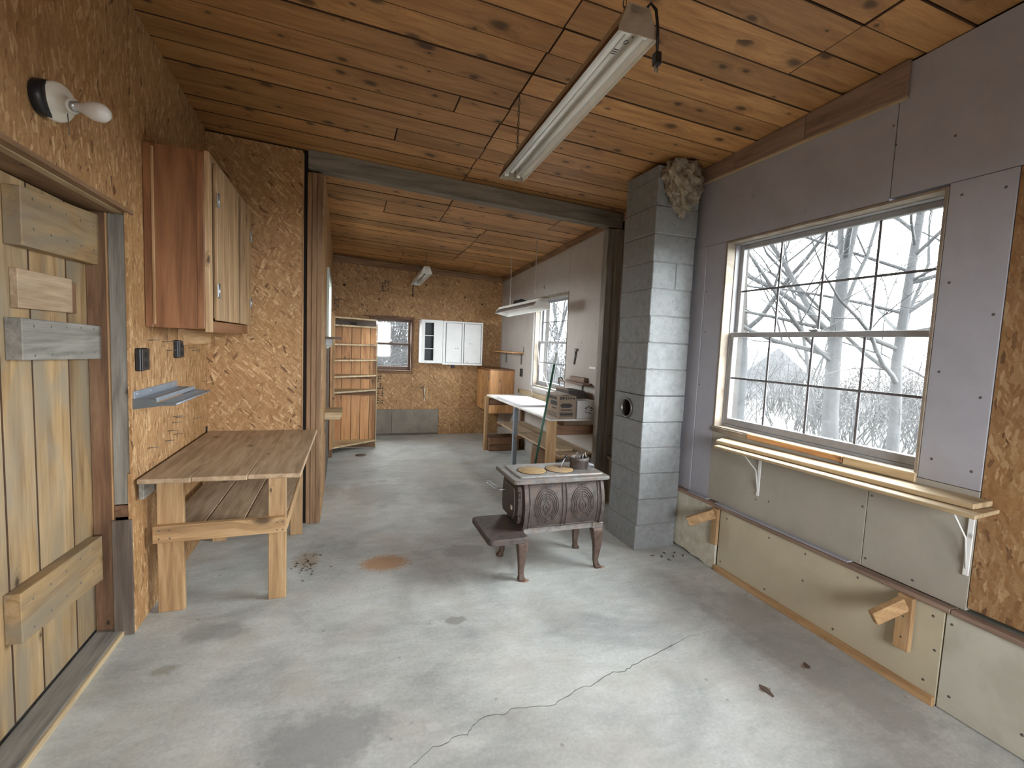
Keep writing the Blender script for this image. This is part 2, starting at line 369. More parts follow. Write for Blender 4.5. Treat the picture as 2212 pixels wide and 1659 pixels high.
CEMENT = plain('cement_board', (0.255, 0.225, 0.185), 0.85, 0, 0.15, 5.0, 0.1, None, True, ((0.17, 0.145, 0.115), 0.5, 3.0))
IRON = plain('rusty_cast_iron', (0.098, 0.083, 0.078), 0.55, 0.35, 0.35, 26.0, 0.45, ((0.05, 0.035, 0.03), 0.4, 60.0), True, ((0.135, 0.082, 0.062), 0.6, 9.0))
IRONT = plain('worn_cast_iron', (0.215, 0.205, 0.195), 0.5, 0.4, 0.25, 26.0, 0.3, None, True, ((0.21, 0.13, 0.09), 0.55, 10.0))
RUSTLID = plain('rusty_lid_iron', (0.36, 0.235, 0.105), 0.75, 0.1, 0.25, 30.0, 0.3, None, True, ((0.26, 0.20, 0.15), 0.6, 12.0))
LEGRUST = plain('rusty_leg_iron', (0.13, 0.085, 0.066), 0.6, 0.25, 0.3, 22.0, 0.4, None, True, ((0.085, 0.065, 0.06), 0.6, 9.0))
WHITE = plain('white_paint', (0.74, 0.75, 0.74), 0.45, 0, 0.04, 6.0, 0.02, ((0.3, 0.3, 0.29), 0.05, 12.0))
ENAMEL = plain('white_enamel', (0.82, 0.82, 0.78), 0.28, 0, 0.05, 9.0, 0.0, None, True, ((0.62, 0.59, 0.52), 0.3, 6.0))
DIRTYENAMEL = plain('dusty_enamel', (0.40, 0.36, 0.29), 0.5, 0, 0.15, 12.0, 0.0, None, True, ((0.25, 0.19, 0.13), 0.5, 9.0))
RUSTEN = plain('rust_brown_enamel', (0.115, 0.062, 0.04), 0.6, 0, 0.2, 12.0)
TUBEM = plain('fluorescent_tube_glass', (0.80, 0.82, 0.80), 0.15, 0, 0.03, 4.0)
ZINC = plain('zinc_steel', (0.42, 0.44, 0.46), 0.35, 0.8, 0.12, 20.0)
GREYMET = plain('grey_painted_metal', (0.27, 0.31, 0.36), 0.4, 0.3, 0.08, 10.0)
GREYEND = plain('dark_grey_metal', (0.135, 0.145, 0.155), 0.5, 0.3, 0.1, 10.0)
BLACK = plain('black_plastic', (0.012, 0.013, 0.016), 0.4, 0, 0.1, 10.0)
DARKGAP = plain('dark_cavity', (0.018, 0.015, 0.013), 0.95, 0, 0.1, 10.0)
PORC = plain('porcelain', (0.66, 0.63, 0.54), 0.35, 0, 0.05, 8.0)
VINYL = plain('aged_window_vinyl', (0.29, 0.29, 0.30), 0.5, 0, 0.06, 10.0, 0.0, None, True, ((0.19, 0.185, 0.175), 0.35, 12.0))
MUNT = plain('window_grille', (0.10, 0.095, 0.10), 0.5, 0, 0.05, 10.0)
CASE = plain('stained_casing', (0.27, 0.225, 0.175), 0.7, 0, 0.15, 9.0, 0.0, None, True, ((0.12, 0.08, 0.05), 0.6, 7.0))
BROWNWIN = plain('brown_window_trim', (0.13, 0.075, 0.05), 0.5, 0, 0.1, 10.0)
CARD = plain('cardboard', (0.265, 0.20, 0.145), 0.85, 0, 0.06, 8.0)
INK = plain('dark_print', (0.05, 0.045, 0.045), 0.8, 0, 0.1, 10.0)
CARTON = plain('white_carton', (0.62, 0.62, 0.62), 0.7, 0, 0.04, 8.0)
GREEN = plain('green_rod_paint', (0.03, 0.11, 0.075), 0.4, 0, 0.2, 20.0)
FLUFF = plain('fibreglass_insulation', (0.36, 0.315, 0.24), 0.95, 0, 0.35, 22.0, 0.8, ((0.62, 0.58, 0.48), 0.3, 26.0), True, ((0.13, 0.11, 0.09), 0.7, 9.0))
BENCHTOP = plain('white_worn_benchtop', (0.66, 0.65, 0.62), 0.55, 0, 0.06, 7.0, 0.0, None, True, ((0.42, 0.36, 0.28), 0.55, 6.0))
SHEET = plain('white_drawing_board', (0.66, 0.65, 0.70), 0.4, 0, 0.03, 6.0)
PALEGREEN = plain('pale_green_paint', (0.50, 0.53, 0.48), 0.55, 0, 0.06, 8.0)
BARK = plain('grey_bark', (0.010, 0.0105, 0.0115), 0.9, 0, 0.35, 14.0, 0.3)
TWIG = plain('bare_twigs', (0.0095, 0.0098, 0.0105), 0.9, 0, 0.2, 3.0)
SIDING = plain('white_siding', (0.036, 0.038, 0.041), 0.7, 0, 0.03, 3.0)
SHINGLE = plain('grey_roofing', (0.014, 0.0148, 0.0172), 0.85, 0, 0.2, 6.0)
GROUND = plain('winter_grass', (0.019, 0.018, 0.0135), 0.95, 0, 0.4, 1.2, 0.0, None, False, ((0.011, 0.0125, 0.008), 0.6, 0.6))
WIRE = plain('white_cable', (0.62, 0.60, 0.54), 0.5, 0, 0.05, 8.0)
STEEL = plain('dull_steel', (0.16, 0.155, 0.15), 0.4, 0.7, 0.15, 14.0)

def glass_mat(dirt):
    m, nt, b = nmat('window_glass_%d' % int(dirt * 1000)); nt.nodes.remove(b)
    out = [n for n in nt.nodes if n.type == 'OUTPUT_MATERIAL'][0]
    v = nd(nt, 'TexCoord').outputs['Object']
    n = nd(nt, 'TexNoise', None, {'Vector': v, 'Scale': 6.0, 'Detail': 5.0}).outputs[0]
    f = math_(nt, 'MULTIPLY', ramp(nt, n, [(0.3, 0.5), (0.7, 1.0)]), dirt)
    tr = nd(nt, 'BsdfTransparent', None, {'Color': (0.93, 0.95, 0.95, 1)})
    tl = nd(nt, 'BsdfTranslucent', None, {'Color': (0.85, 0.87, 0.88, 1)})
    gl = nd(nt, 'BsdfGlossy', None, {'Color': (1, 1, 1, 1), 'Roughness': 0.03})
    m1 = nd(nt, 'MixShader', None, {0: f, 1: tr.outputs[0], 2: tl.outputs[0]})
    m2 = nd(nt, 'MixShader', None, {0: 0.05, 1: m1.outputs[0], 2: gl.outputs[0]})
    nt.links.new(m2.outputs[0], out.inputs[0]); return m
GLASS = glass_mat(0.003); GLASSD = glass_mat(0.012); BULB = None
def bulb_mat():
    m, nt, b = nmat('frosted_bulb_glass')
    b.inputs['Base Color'].default_value = (0.82, 0.80, 0.76, 1); b.inputs['Roughness'].default_value = 0.12
    b.inputs['Transmission Weight'].default_value = 0.25; b.inputs['Subsurface Weight'].default_value = 0.0
    return m
BULB = bulb_mat()

GROOVE = plain('grimy_groove', (0.06, 0.03, 0.014), 0.9, 0, 0.15, 10.0)
def dark_edges(o, axis, sign):
    """sawn edges of a board keep the grime of the joint; only the broad face stays clean"""
    o.data.materials.append(GROOVE)
    for p in o.data.polygons:
        if p.normal[axis] * sign < 0.95: p.material_index = 1
    return o
# ------------------------------------------------------------------ SETTING: floor
XL, XR, YF, YB = -0.97, 2.555, 7.88, -2.0
crack = [(-0.9, 0.9), (-0.45, 1.15), (-0.1, 1.38), (0.1, 1.53), (0.245, 1.626), (0.283, 1.653), (0.342, 1.696), (0.386, 1.694), (0.437, 1.717), (0.482, 1.711), (0.511, 1.75), (0.556, 1.775), (0.598, 1.78), (0.666, 1.771), (0.694, 1.792), (0.784, 1.777), (0.884, 1.759), (0.927, 1.78), (0.982, 1.799), (1.04, 1.822), (1.084, 1.815), (1.163, 1.849), (1.241, 1.874), (1.297, 1.861), (1.354, 1.89), (1.469, 1.919), (1.609, 1.956), (1.764, 2.003), (1.901, 2.018), (2.03, 2.018), (2.224, 2.011), (2.458, 2.0)]
rng = random.Random(4)
cr2 = []
for (a, b_) in zip(crack, crack[1:]):
    cr2.append(a)
    for t in (0.33, 0.67):
        cr2.append((a[0] + (b_[0] - a[0]) * t, a[1] + (b_[1] - a[1]) * t + rng.uniform(-0.006, 0.006)))
cr2.append(crack[-1])
cr2 = [(-1.35, 0.7)] + cr2 + [(2.75, 1.995)]
floor = thing('floor', 'worn grey concrete floor with a long crack', 'floor', (0.8, 3, 0), None, 'structure')
def gap(x): return 0.0055 if -0.6 < x < 1.7 else (0.0028 if x < 2.45 else 0.0003)
prism('slab', [(2.75, 8.05), (-1.35, 8.05)] + [(x, y + gap(x) / 2) for x, y in cr2], 'z', -0.08, 0.0, CONC, floor)
prism('slab', [(-1.35, -2.15), (2.75, -2.15)] + [(x, y - gap(x) / 2) for x, y in cr2[::-1]], 'z', -0.08, 0.0, CONC, floor)
box('footing', -1.35, 2.75, -2.15, 8.05, -0.25, -0.075, DARKGAP, floor, 0)
lathe('floor_cap', [(0.0, 0.004), (0.05, 0.004), (0.055, 0.002), (0.06, 0.004), (0.068, 0.003), (0.07, 0.0)], (0.235, 6.55, 0), (0, 0, 1), STEEL, floor)

# ------------------------------------------------------------------ ceiling boards
ceil = thing('ceiling', 'sloping ceiling of knotty pine boards', 'ceiling', (0.8, 3, 3), None, 'structure')
def slab_ceiling(name, x0, x1, y0, y1, t0, t1, mat, parent, bev=0.0):
    p = [(x0, y0), (x1, y0), (x1, y1), (x0, y1)]
    return hexa(name, [(x, y, cz(x, y) + t0) for x, y in p] + [(x, y, cz(x, y) + t1) for x, y in p], mat, parent, bev)
slab_ceiling('roof_deck', -1.3, 2.78, -2.2, 8.1, 0.022, 0.12, DARKGAP, ceil)
rng = random.Random(11); y = -2.0; row = 0
while y < YF - 0.02:
    y1 = min(y + 0.19, YF)
    xa = -0.985 if y < 4.16 else -0.20
    xb = 2.565
    cuts = []
    if 1.95 < y < 4.15: cuts.append(0.955 + rng.uniform(-0.006, 0.006))
    elif y <= 1.95: cuts.append((2.14 if 1.4 < y < 1.8 else rng.choice((0.3, 0.955, 1.6))))
    elif y < 5.4: cuts += [0.975 + rng.uniform(-0.01, 0.01)] + ([2.12] if y < 5.0 else [0.386])
    elif y < 7.1: cuts.append(1.53 + rng.uniform(-0.015, 0.015))
    else: cuts.append(rng.choice((0.8, 1.9)))
    if 3.35 < y < 3.54: cuts.append(0.33)
    if 2.8 < y < 2.99: cuts.append(0.64)
    xs = [xa] + sorted(cuts) + [xb]
    for a, b_ in zip(xs, xs[1:]):
        dz = rng.uniform(-0.0025, 0.003)
        dark_edges(slab_ceiling('board', a + 0.0015, b_ - 0.0015, y + 0.0015, y1 - 0.0015, dz, 0.021 + dz, PINE_C('x'), ceil, 0.0035), 2, -1)
    y += 0.19; row += 1

# ------------------------------------------------------------------ left wall with the plank door
wl = thing('wall_left', 'left wall of strand board around the plank door', 'wall', (-1.05, 1, 0), None, 'structure')
def ypanel(name, y0, y1, z0, z1, x0, x1, mat, parent, top=None):
    """wall panel facing X; z1 None -> follows the ceiling"""
    if z1 is None:
        return prism(name, [(y0, z0), (y1, z0), (y1, cz(x1, y1) - 0.002), (y0, cz(x1, y0) - 0.002)], 'x', x0, x1, mat, parent)
    return box(name, x0, x1, y0, y1, z0, z1, mat, parent, 0.0012)
ypanel('panel', -2.0, 2.845, 2.105, None, -1.2, XL, osb('yz'), wl)
ypanel('panel', 2.855, 4.17, 0.83, None, -1.05, XL, osb('yz'), wl)
ypanel('panel', 2.80, 2.852, 0.83, 2.10, -0.985, XL, osb('yz'), wl)
ypanel('panel', 2.815, 4.17, 0.0, 0.826, -1.0, XL - 0.012, osb('yz'), wl)
ypanel('panel', -2.0, 1.62, 0.0, 2.10, -1.2, XL, osb('yz'), wl)
box('sheathing', -1.30, -1.205, -2.0, 4.199, 0.0, 3.3, DARKGAP, wl, 0); box('sheathing', -1.204, -0.972, 4.171, 4.199, 0.0, 3.3, DARKGAP, wl, 0)
# nails driven into the board above the table
for (yy, zz, dy) in ((3.03, 1.485, .09), (3.22, 1.475, .08), (3.37, 1.475, .08), (3.30, 1.425, .09), (3.72, 1.43, .14), (3.80, 1.412, .12), (3.98, 1.455, .2), (4.08, 1.46, .12), (3.40, 1.02, .14), (3.45, 1.005, .17), (3.38, .985, .14), (3.30, .95, .09), (2.99, .915, .1), (3.25, .90, .13), (3.40, .91, .15), (3.80, .945, .2), (4.05, 1.18, .12)):
    tube('nail', [(XL - 0.005, yy, zz), (XL + 0.045, yy + dy * 0.12, zz + 0.003)], 0.0022, STEEL, wl, 5)

door = thing('door_1', 'weathered plank door with cross battens in left wall', 'door', (-1.16, 2.5, 0.03), None, 'structure')
ed = [2.10, 2.205 + 0.0, 2.394, 2.659, 2.92]
for a, b_ in zip((1.67, 1.94, 2.205, 2.394, 2.659), (1.94, 2.205, 2.394, 2.659, 2.92)):
    dark_edges(box('plank', -1.18, -1.15, a + 0.0025, b_ - 0.0025, 0.035, 2.082, DOORW('z'), door, 0.003), 0, 1)
def batten(name, y0, y1, zl0, zl1, zr0, zr1, xf, mat):
    return hexa(name, [(-1.1499, y0, zl0), (xf, y0, zl0), (xf, y1, zr0), (-1.1499, y1, zr0), (-1.1499, y0, zl1), (xf, y0, zl1), (xf, y1, zr1), (-1.1499, y1, zr1)], mat, door, 0.003)
b1 = batten('batten', 2.25, 2.865, 1.825, 2.035, 1.835, 2.07, -1.095, DOORW('y'))
b2 = batten('batten', 2.235, 2.86, 1.41, 1.565, 1.39, 1.547, -1.098, GREYW('y'))
b3 = batten('batten', 2.165, 2.79, 0.37, 0.56, 0.31, 0.53, -1.098, DOORW('y'))
box('window_cover', -1.1499, -1.125, 2.275, 2.65, 1.60, 1.745, TABW('y'), door, 0.002)
box('cover_edge', -1.1499, -1.132, 2.652, 2.70, 1.598, 1.735, BROWNW('z'), door, 0.002)
for bt, zz, y0, xf in ((b1, 1.95, 2.25, -1.095), (b2, 1.48, 2.235, -1.098), (b3, 0.45, 2.165, -1.098)):
    for i in range(5):
        for s in (-1, 1):
            lathe('nail_head', [(0.005, 0), (0.004, 0.0015), (0, 0.002)], (xf, y0 + 0.07 + i * 0.115, zz + s * 0.055), (1, 0, 0), STEEL, bt, 6)
fr = thing('trim_1', 'rough door frame of brown and grey boards', 'door frame', (-1.05, 2.85, 0), None, 'structure')
box('door_stop', -1.149, -1.072, 2.832, 2.853, 0.0, 2.083, BROWNW('z'), fr)
box('stop_edge', -1.072, -1.064, 2.829, 2.853, 0.0, 2.083, PINE('z'), fr)
box('jamb_post', -1.064, -0.988, 2.838, 2.853, 0.665, 2.083, GREYW('z'), fr)
box('jamb_block', -1.064, -0.984, 2.836, 2.853, 0.60, 0.66, BROWNW('y'), fr)
box('jamb_foot', -1.064, -0.982, 2.80, 2.813, 0.0, 0.595, DARKW('z'), fr)
box('head_board', -0.995, -0.962, 1.625, 2.852, 2.086, 2.104, STUD('y'), fr)
box('head_strip', -1.035, -0.997, 1.625, 2.852, 2.084, 2.104, PALEW('y'), fr)
box('head_jamb', -1.20, -1.037, 1.625, 2.852, 2.084, 2.104, STUD('y'), fr)
box('near_jamb', -1.20, -0.98, 1.625, 1.66, 0.0, 2.083, GREYW('z'), fr)
th = thing('trim_2', 'worn wooden threshold on concrete below plank door', 'threshold', (-1.1, 2.4, 0), None, 'structure')
box('threshold_board', -1.149, -1.036, 1.66, 2.83, 0.0, 0.026, GREYW('y'), th, 0.003)
box('threshold_edge', -1.036, -1.022, 1.66, 2.80, 0.0, 0.024, PALEW('y'), th, 0.002)

# ------------------------------------------------------------------ partition, studs, beam
pw = thing('wall_partition', 'short strand board partition with exposed studs', 'wall', (-0.6, 4.2, 0), None, 'structure')
prism('panel', [(XL, 0), (-0.312, 0), (-0.312, cz(-0.312, 4.17) - 0.018), (XL, cz(XL, 4.17) - 0.018)], 'y', 4.172, 4.19, osb('xz'), pw)
box('panel_edge', -0.311, -0.303, 4.168, 4.19, 0, 2.95, PINE('z'), pw, 0)
box('backing', -1.3, -0.28, 4.20, 4.27, 0, 3.12, DARKGAP, pw, 0)
for a, b_ in ((-0.2785, -0.2455), (-0.2445, -0.2075), (-0.2065, -0.168)):
    box('stud', a, b_, 4.165 + .004 * (a < -.25), 4.262, 0, 2.815, STUD('z'), pw, 0.004)
beam = thing('trim_3', 'grey timber beam spanning the room opening', 'beam', (1.1, 4.2, 2.75), None, 'structure')
def bz(x): return 2.835 - (x + 0.17) * 0.0463
hexa('beam_board', [(-0.275, 4.155, bz(-.275)), (2.545, 4.155, bz(2.545)), (2.545, 4.265, bz(2.545)), (-0.275, 4.265, bz(-.275)),
                    (-0.275, 4.155, cz(-.275, 4.155) - .002), (2.545, 4.155, cz(2.545, 4.155) - .002), (2.545, 4.265, cz(2.545, 4.265) - .002), (-0.275, 4.265, cz(-.275, 4.265) - .002)], BEAMW('x'), beam, 0.004)
bp = thing('trim_4', 'pair of grey posts under beam behind block chimney', 'post', (2.48, 4.2, 0), None, 'structure')
box('post', 2.40, 2.476, 4.17, 4.26, 0, 2.70, GREYW('z'), bp)
box('post', 2.478, 2.553, 4.14, 4.26, 0, 2.70, BEAMW('z'), bp)

# ------------------------------------------------------------------ back room left wall
wb = thing('wall_back_left', 'strand board side wall of the back room', 'wall', (-0.2, 6, 0), None, 'structure')
ypanel('panel', 4.275, 5.28, 0, None, -0.28, -0.165, osb('yz'), wb)
ypanel('panel', 6.47, YF, 0, None, -0.28, -0.165, osb('yz'), wb)
ypanel('panel', 5.285, 6.465, 2.26, None, -0.28, -0.165, osb('yz'), wb)
ypanel('panel', 5.285, 6.465, 0, 1.42, -0.28, -0.165, DARKW('y'), wb)
for y0, y1, z0, z1 in ((4.28, 5.36, 0, 3.1), (6.39, 8.0, 0, 3.1), (5.36, 6.39, 2.18, 3.1), (5.36, 6.39, 0, 1.49)): box('sheathing', -0.36, -0.285, y0, y1, z0, z1, DARKGAP, wb, 0)
d2 = thing('window_4', 'pale green window casing beyond the wooden studs', 'window', (-0.2, 5.9, 1.42), None, 'structure')
for a, b_ in ((5.29, 5.38), (6.37, 6.46)): box('casing', -0.26, -0.145, a, b_, 1.425, 2.25, PALEGREEN, d2, 0.004)
for z0, z1 in ((2.165, 2.25), (1.425, 1.505)): box('casing', -0.26, -0.145, 5.381, 6.369, z0, z1, PALEGREEN, d2, 0.004)
box('sash_bar', -0.25, -0.215, 5.86, 5.90, 1.506, 2.164, PALEGREEN, d2, 0.003)
for a, b_ in ((5.382, 5.859), (5.901, 6.368)): box('pane', -.236, -.232, a, b_, 1.507, 2.163, GLASSD, d2, 0)

# ------------------------------------------------------------------ right wall
wr = thing('wall_right', 'right wall of bare drywall and patched panels', 'wall', (2.65, 3, 0), None, 'structure')
XO = 2.70
ypanel('panel', 1.705, 4.14, 2.335, None, XR, XO, GYP, wr)
ypanel('panel', -2.0, 1.70, 2.345, None, XR, XO, GYP, wr)
ypanel('panel', 2.778, 2.965, 0.475, 2.332, XR, XO, GYP, wr); ypanel('panel', 2.969, 4.14, 0.475, 2.332, XR - .006, XO, GYP, wr)
ypanel('panel', 1.213, 1.448, 1.003, 2.342, XR, XO, GYP, wr)
ypanel('panel', -2.0, -0.62, 0.49, 2.342, XR + 0.004, XO, osb('yz', 0.72), wr)  # both strand panels here darkened in colour for this wall's shade
ypanel('panel', -0.617, 1.21, 0.49, 2.342, XR + 0.004, XO, osb('yz', 0.72), wr)
ypanel('panel', 1.662, 2.776, 0.475, 1.00, XR, XO, TANB, wr)
ypanel('panel', 1.213, 1.658, 0.475, 1.0, XR + 0.001, XO, TANB, wr)
ypanel('panel', 4.26, 5.285, 0, None, XR, XO, GYPL, wr)
ypanel('panel', 6.34, YF, 0, None, XR, XO, GYPL, wr)
ypanel('panel', 5.288, 6.337, 2.195, None, XR, XO, GYPL, wr)
ypanel('panel', 5.288, 6.337, 0, 0.975, XR, XO, GYPL, wr)
box('sheathing', XO, 2.78, -2.0, 1.44, 0, 3.15, DARKGAP, wr, 0)
box('sheathing', XO, 2.78, 2.79, 5.28, 0, 3.1, DARKGAP, wr, 0)
box('sheathing', XO, 2.78, 6.35, 8.0, 0, 2.95, DARKGAP, wr, 0)
for a, b_, z0, z1 in ((1.44, 2.79, 0, 0.995), (1.44, 2.79, 2.35, 3.1), (5.28, 6.35, 0, 0.97), (5.28, 6.35, 2.21, 2.95)):
    box('sheathing', XO, 2.78, a, b_, z0, z1, DARKGAP, wr, 0)
# knee wall below: thicker, with its own panels
ypanel('knee_panel', 1.268, 2.612, 0.005, 0.448, 2.528, XO, BEIGE, wr)
ypanel('knee_panel', -2.0, 1.262, 0.005, 0.448, 2.530, XO, GREENB, wr)
ypanel('knee_panel', 3.13, 4.14, 0.0, 0.448, 2.540, XO, TANB, wr)
prism('loose_board', [(2.625, 0.008), (2.70, 0.0), (2.78, 0.018), (2.86, 0.012), (2.94, 0.03), (3.02, 0.022), (3.10, 0.035), (3.12, 0.445), (2.625, 0.448)], 'x', 2.515, 2.532, MOLDY, wr)
box('knee_core', 2.546, XO, 2.62, 3.125, 0, 0.446, TANB, wr, 0)
for a, b_ in ((-2.0, 1.24), (1.242, 2.66), (2.662, 4.13)):
    box('ledge', 2.506, 2.556, a, b_, 0.45, 0.472, PURPW('y'), wr, 0.003)
for a, b_ in ((1.70, 2.66), (2.75, 2.95)):
    box('ledge_chip', 2.512, 2.554, a, b_, 0.4725, 0.480, GYP, wr, 0.002)
rng = random.Random(3)
for (yy, zz, xx) in [(2.55, .40, 2.528), (2.2, .405, 2.528), (1.95, .41, 2.528), (1.65, .415, 2.528), (2.58, .08, 2.528), (2.2, .07, 2.528), (1.75, .075, 2.528), (1.32, .09, 2.528), (1.29, .25, 2.528), (1.31, .40, 2.528), (1.95, .25, 2.528), (1.24, .40, 2.53), (1.22, .08, 2.53), (0.98, .10, 2.53), (1.64, .85, XR), (1.68, .78, XR), (1.64, .52, XR), (1.42, .51, XR), (2.35, .60, XR), (2.25, .62, XR), (2.62, .86, XR), (1.40, 2.28, XR), (1.25, 2.27, XR), (1.41, 1.9, XR), (1.24, 1.75, XR), (1.41, 1.5, XR), (1.25, 1.4, XR), (1.4, 1.1, XR), (1.25, 1.08, XR), (2.95, 2.0, XR), (2.93, 1.7, XR), (2.95, 1.3, XR), (1.72, 2.7, XR), (1.70, 2.6, XR), (1.45, 2.55, XR), (4.7, 2.3, XR), (4.9, 2.2, XR), (5.1, 2.45, XR), (5.4, 2.4, XR), (4.6, 1.8, XR), (4.8, 1.75, XR), (4.9, 1.6, XR), (6.6, 1.3, XR), (6.5, 1.15, XR)]:
    lathe('screw', [(0.0065, 0), (0.005, 0.0015), (0, 0.0015)], (xx, yy, zz), (-1, 0, 0), STEEL, wr, 6)
bb = thing('baseboard_right', 'thin raw wood strip along concrete below beige panel', 'baseboard', (2.52, 1.9, 0), None, 'structure')
box('strip', 2.508, 2.527, 1.268, 2.625, 0.0, 0.042, LEGW('y'), bb)
tr = thing('trim_5', 'aged fascia boards along right wall under ceiling', 'trim', (2.54, 3, 2.9), None, 'structure')
def fascia(y0, y1, zb0, zb1, mat, nm='fascia_board'):
    hexa(nm, [(2.532, y0, zb0), (2.5545, y0, zb0), (2.5545, y1, zb1), (2.532, y1, zb1), (2.532, y0, cz(2.53, y0) - .002), (2.5545, y0, cz(2.554, y0) - .002), (2.5545, y1, cz(2.554, y1) - .002), (2.532, y1, cz(2.53, y1) - .002)], mat, tr, 0.003)
fascia(1.66, 2.205, 2.815, 2.815, PURPW('y')); fascia(2.207, 2.75, 2.815, 2.815, PURPW('y')); fascia(2.752, 4.14, 2.815, 2.775, PURPW('y'))
box('fascia_edge', 2.535, 2.5545, 1.66, 4.1, 2.800, 2.8135, PALEW('y'), tr, 0.002)
fascia(4.27, 5.4, cz(2.55, 4.27) - .075, cz(2.55, 5.4) - .07, STUD('y')); fascia(5.402, YF - .03, cz(2.55, 5.4) - .075, cz(2.55, 7.85) - .07, STUD('y'))

# ------------------------------------------------------------------ far wall and wall behind the photographer
wf = thing('wall_far', 'far wall of strand board with cement board base', 'wall', (1.2, 7.95, 0), None, 'structure')
def xpanel(name, x0, x1, z0, z1, mat, y0=YF, y1=8.0):
    if z1 is None:
        return prism(name, [(x0, z0), (x1, z0), (x1, cz(x1, YF) - .002), (x0, cz(x0, YF) - .002)], 'y', y0, y1, mat, wf)
    return box(name, x0, x1, y0, y1, z0, z1, mat, wf, 0.0012)
xpanel('panel', -0.165, 0.219, 0.43, None, osb('xz'))
xpanel('panel', 0.221, 1.339, 1.895, None, osb('xz'))
xpanel('panel', 1.341, XR, 0.43, None, osb('xz'))
xpanel('panel', 0.221, 0.398, 0.43, 1.893, osb('xz'))
xpanel('panel', 1.05, 1.339, 0.43, 1.893, osb('xz'))
xpanel('panel', 0.40, 1.048, 0.43, 1.038, osb('xz'))
xpanel('base_panel', -0.165, 0.748, 0.03, 0.422, CEMENT, YF - .006); xpanel('base_panel', 0.752, 1.508, 0.03, 0.422, CEMENT, YF - .006); xpanel('base_panel', 1.512, XR, 0.0, 0.424, osb('xz'))
xpanel('sill_plate', -0.165, 1.51, 0.0, 0.028, DARKW('x'), YF - .004)
xpanel('ledge', -0.165, XR, 0.4235, 0.4295, PINE('x'), YF - .012)
hexa('fascia_board', [(-0.16, 7.858, cz(0, 7.88) - .10), (2.53, 7.858, cz(2.5, 7.88) - .085), (2.53, 7.879, cz(2.5, 7.88) - .085), (-0.16, 7.879, cz(0, 7.88) - .10), (-0.16, 7.858, cz(-.16, 7.858) - .003), (2.53, 7.858, cz(2.53, 7.858) - .003), (2.53, 7.879, cz(2.53, 7.879) - .003), (-0.16, 7.879, cz(-.16, 7.879) - .003)], STUD('x'), wf, 0.002)
for x0, x1, z0, z1 in ((-0.3, .37, 0, 3.0), (1.08, 2.78, 0, 3.0), (.37, 1.08, 0, 1.02), (.37, 1.08, 1.91, 3.0)):
    box('sheathing', x0, x1, 8.001, 8.07, z0, z1, DARKGAP, wf, 0)
def stamp(cx, z0, z1, wdt, rows, seed):
    bm = bmesh.new(); r = random.Random(seed)
    for i in range(rows):
        zz = z0 + (z1 - z0) * i / rows
        for j in range(3):
            xx = cx - wdt / 2 + wdt * j / 3
            if r.random() < 0.75: add_box(bm, xx, xx + wdt * r.uniform(.14, .26), YF - .0008, YF + .001, zz, zz + (z1 - z0) / rows * r.uniform(.35, .7))
    finish('grade_stamp', bm, INK, wf)
stamp(0.62, 2.30, 2.48, 0.13, 6, 1); stamp(-0.10, 1.98, 2.14, 0.08, 5, 2); stamp(0.57, 0.52, 0.98, 0.10, 12, 3)
for (x, z, r) in ((0.0, 2.35, .02), (.52, 2.17, .014), (1.25, 2.45, .014), (2.2, 2.2, .014), (1.9, 2.3, .012)):
    lathe('knot_hole', [(r, 0), (r * .8, 0.001), (0, 0.001)], (x, YF, z), (0, -1, 0), DARKGAP, wf, 8)
wn = thing('wall_near', 'wall behind the viewer with wide daylight opening', 'wall', (0.8, -2.05, 0), None, 'structure')
for x0, x1, z0, z1 in ((-1.3, 0.2, 0, 3.3), (1.6, 2.78, 0, 3.2), (.2, 1.6, 2.15, 3.3), (.2, 1.6, 0, .95)):
    box('panel', x0, x1, -2.1, -2.0, z0, z1, osb('xz'), wn, 0)

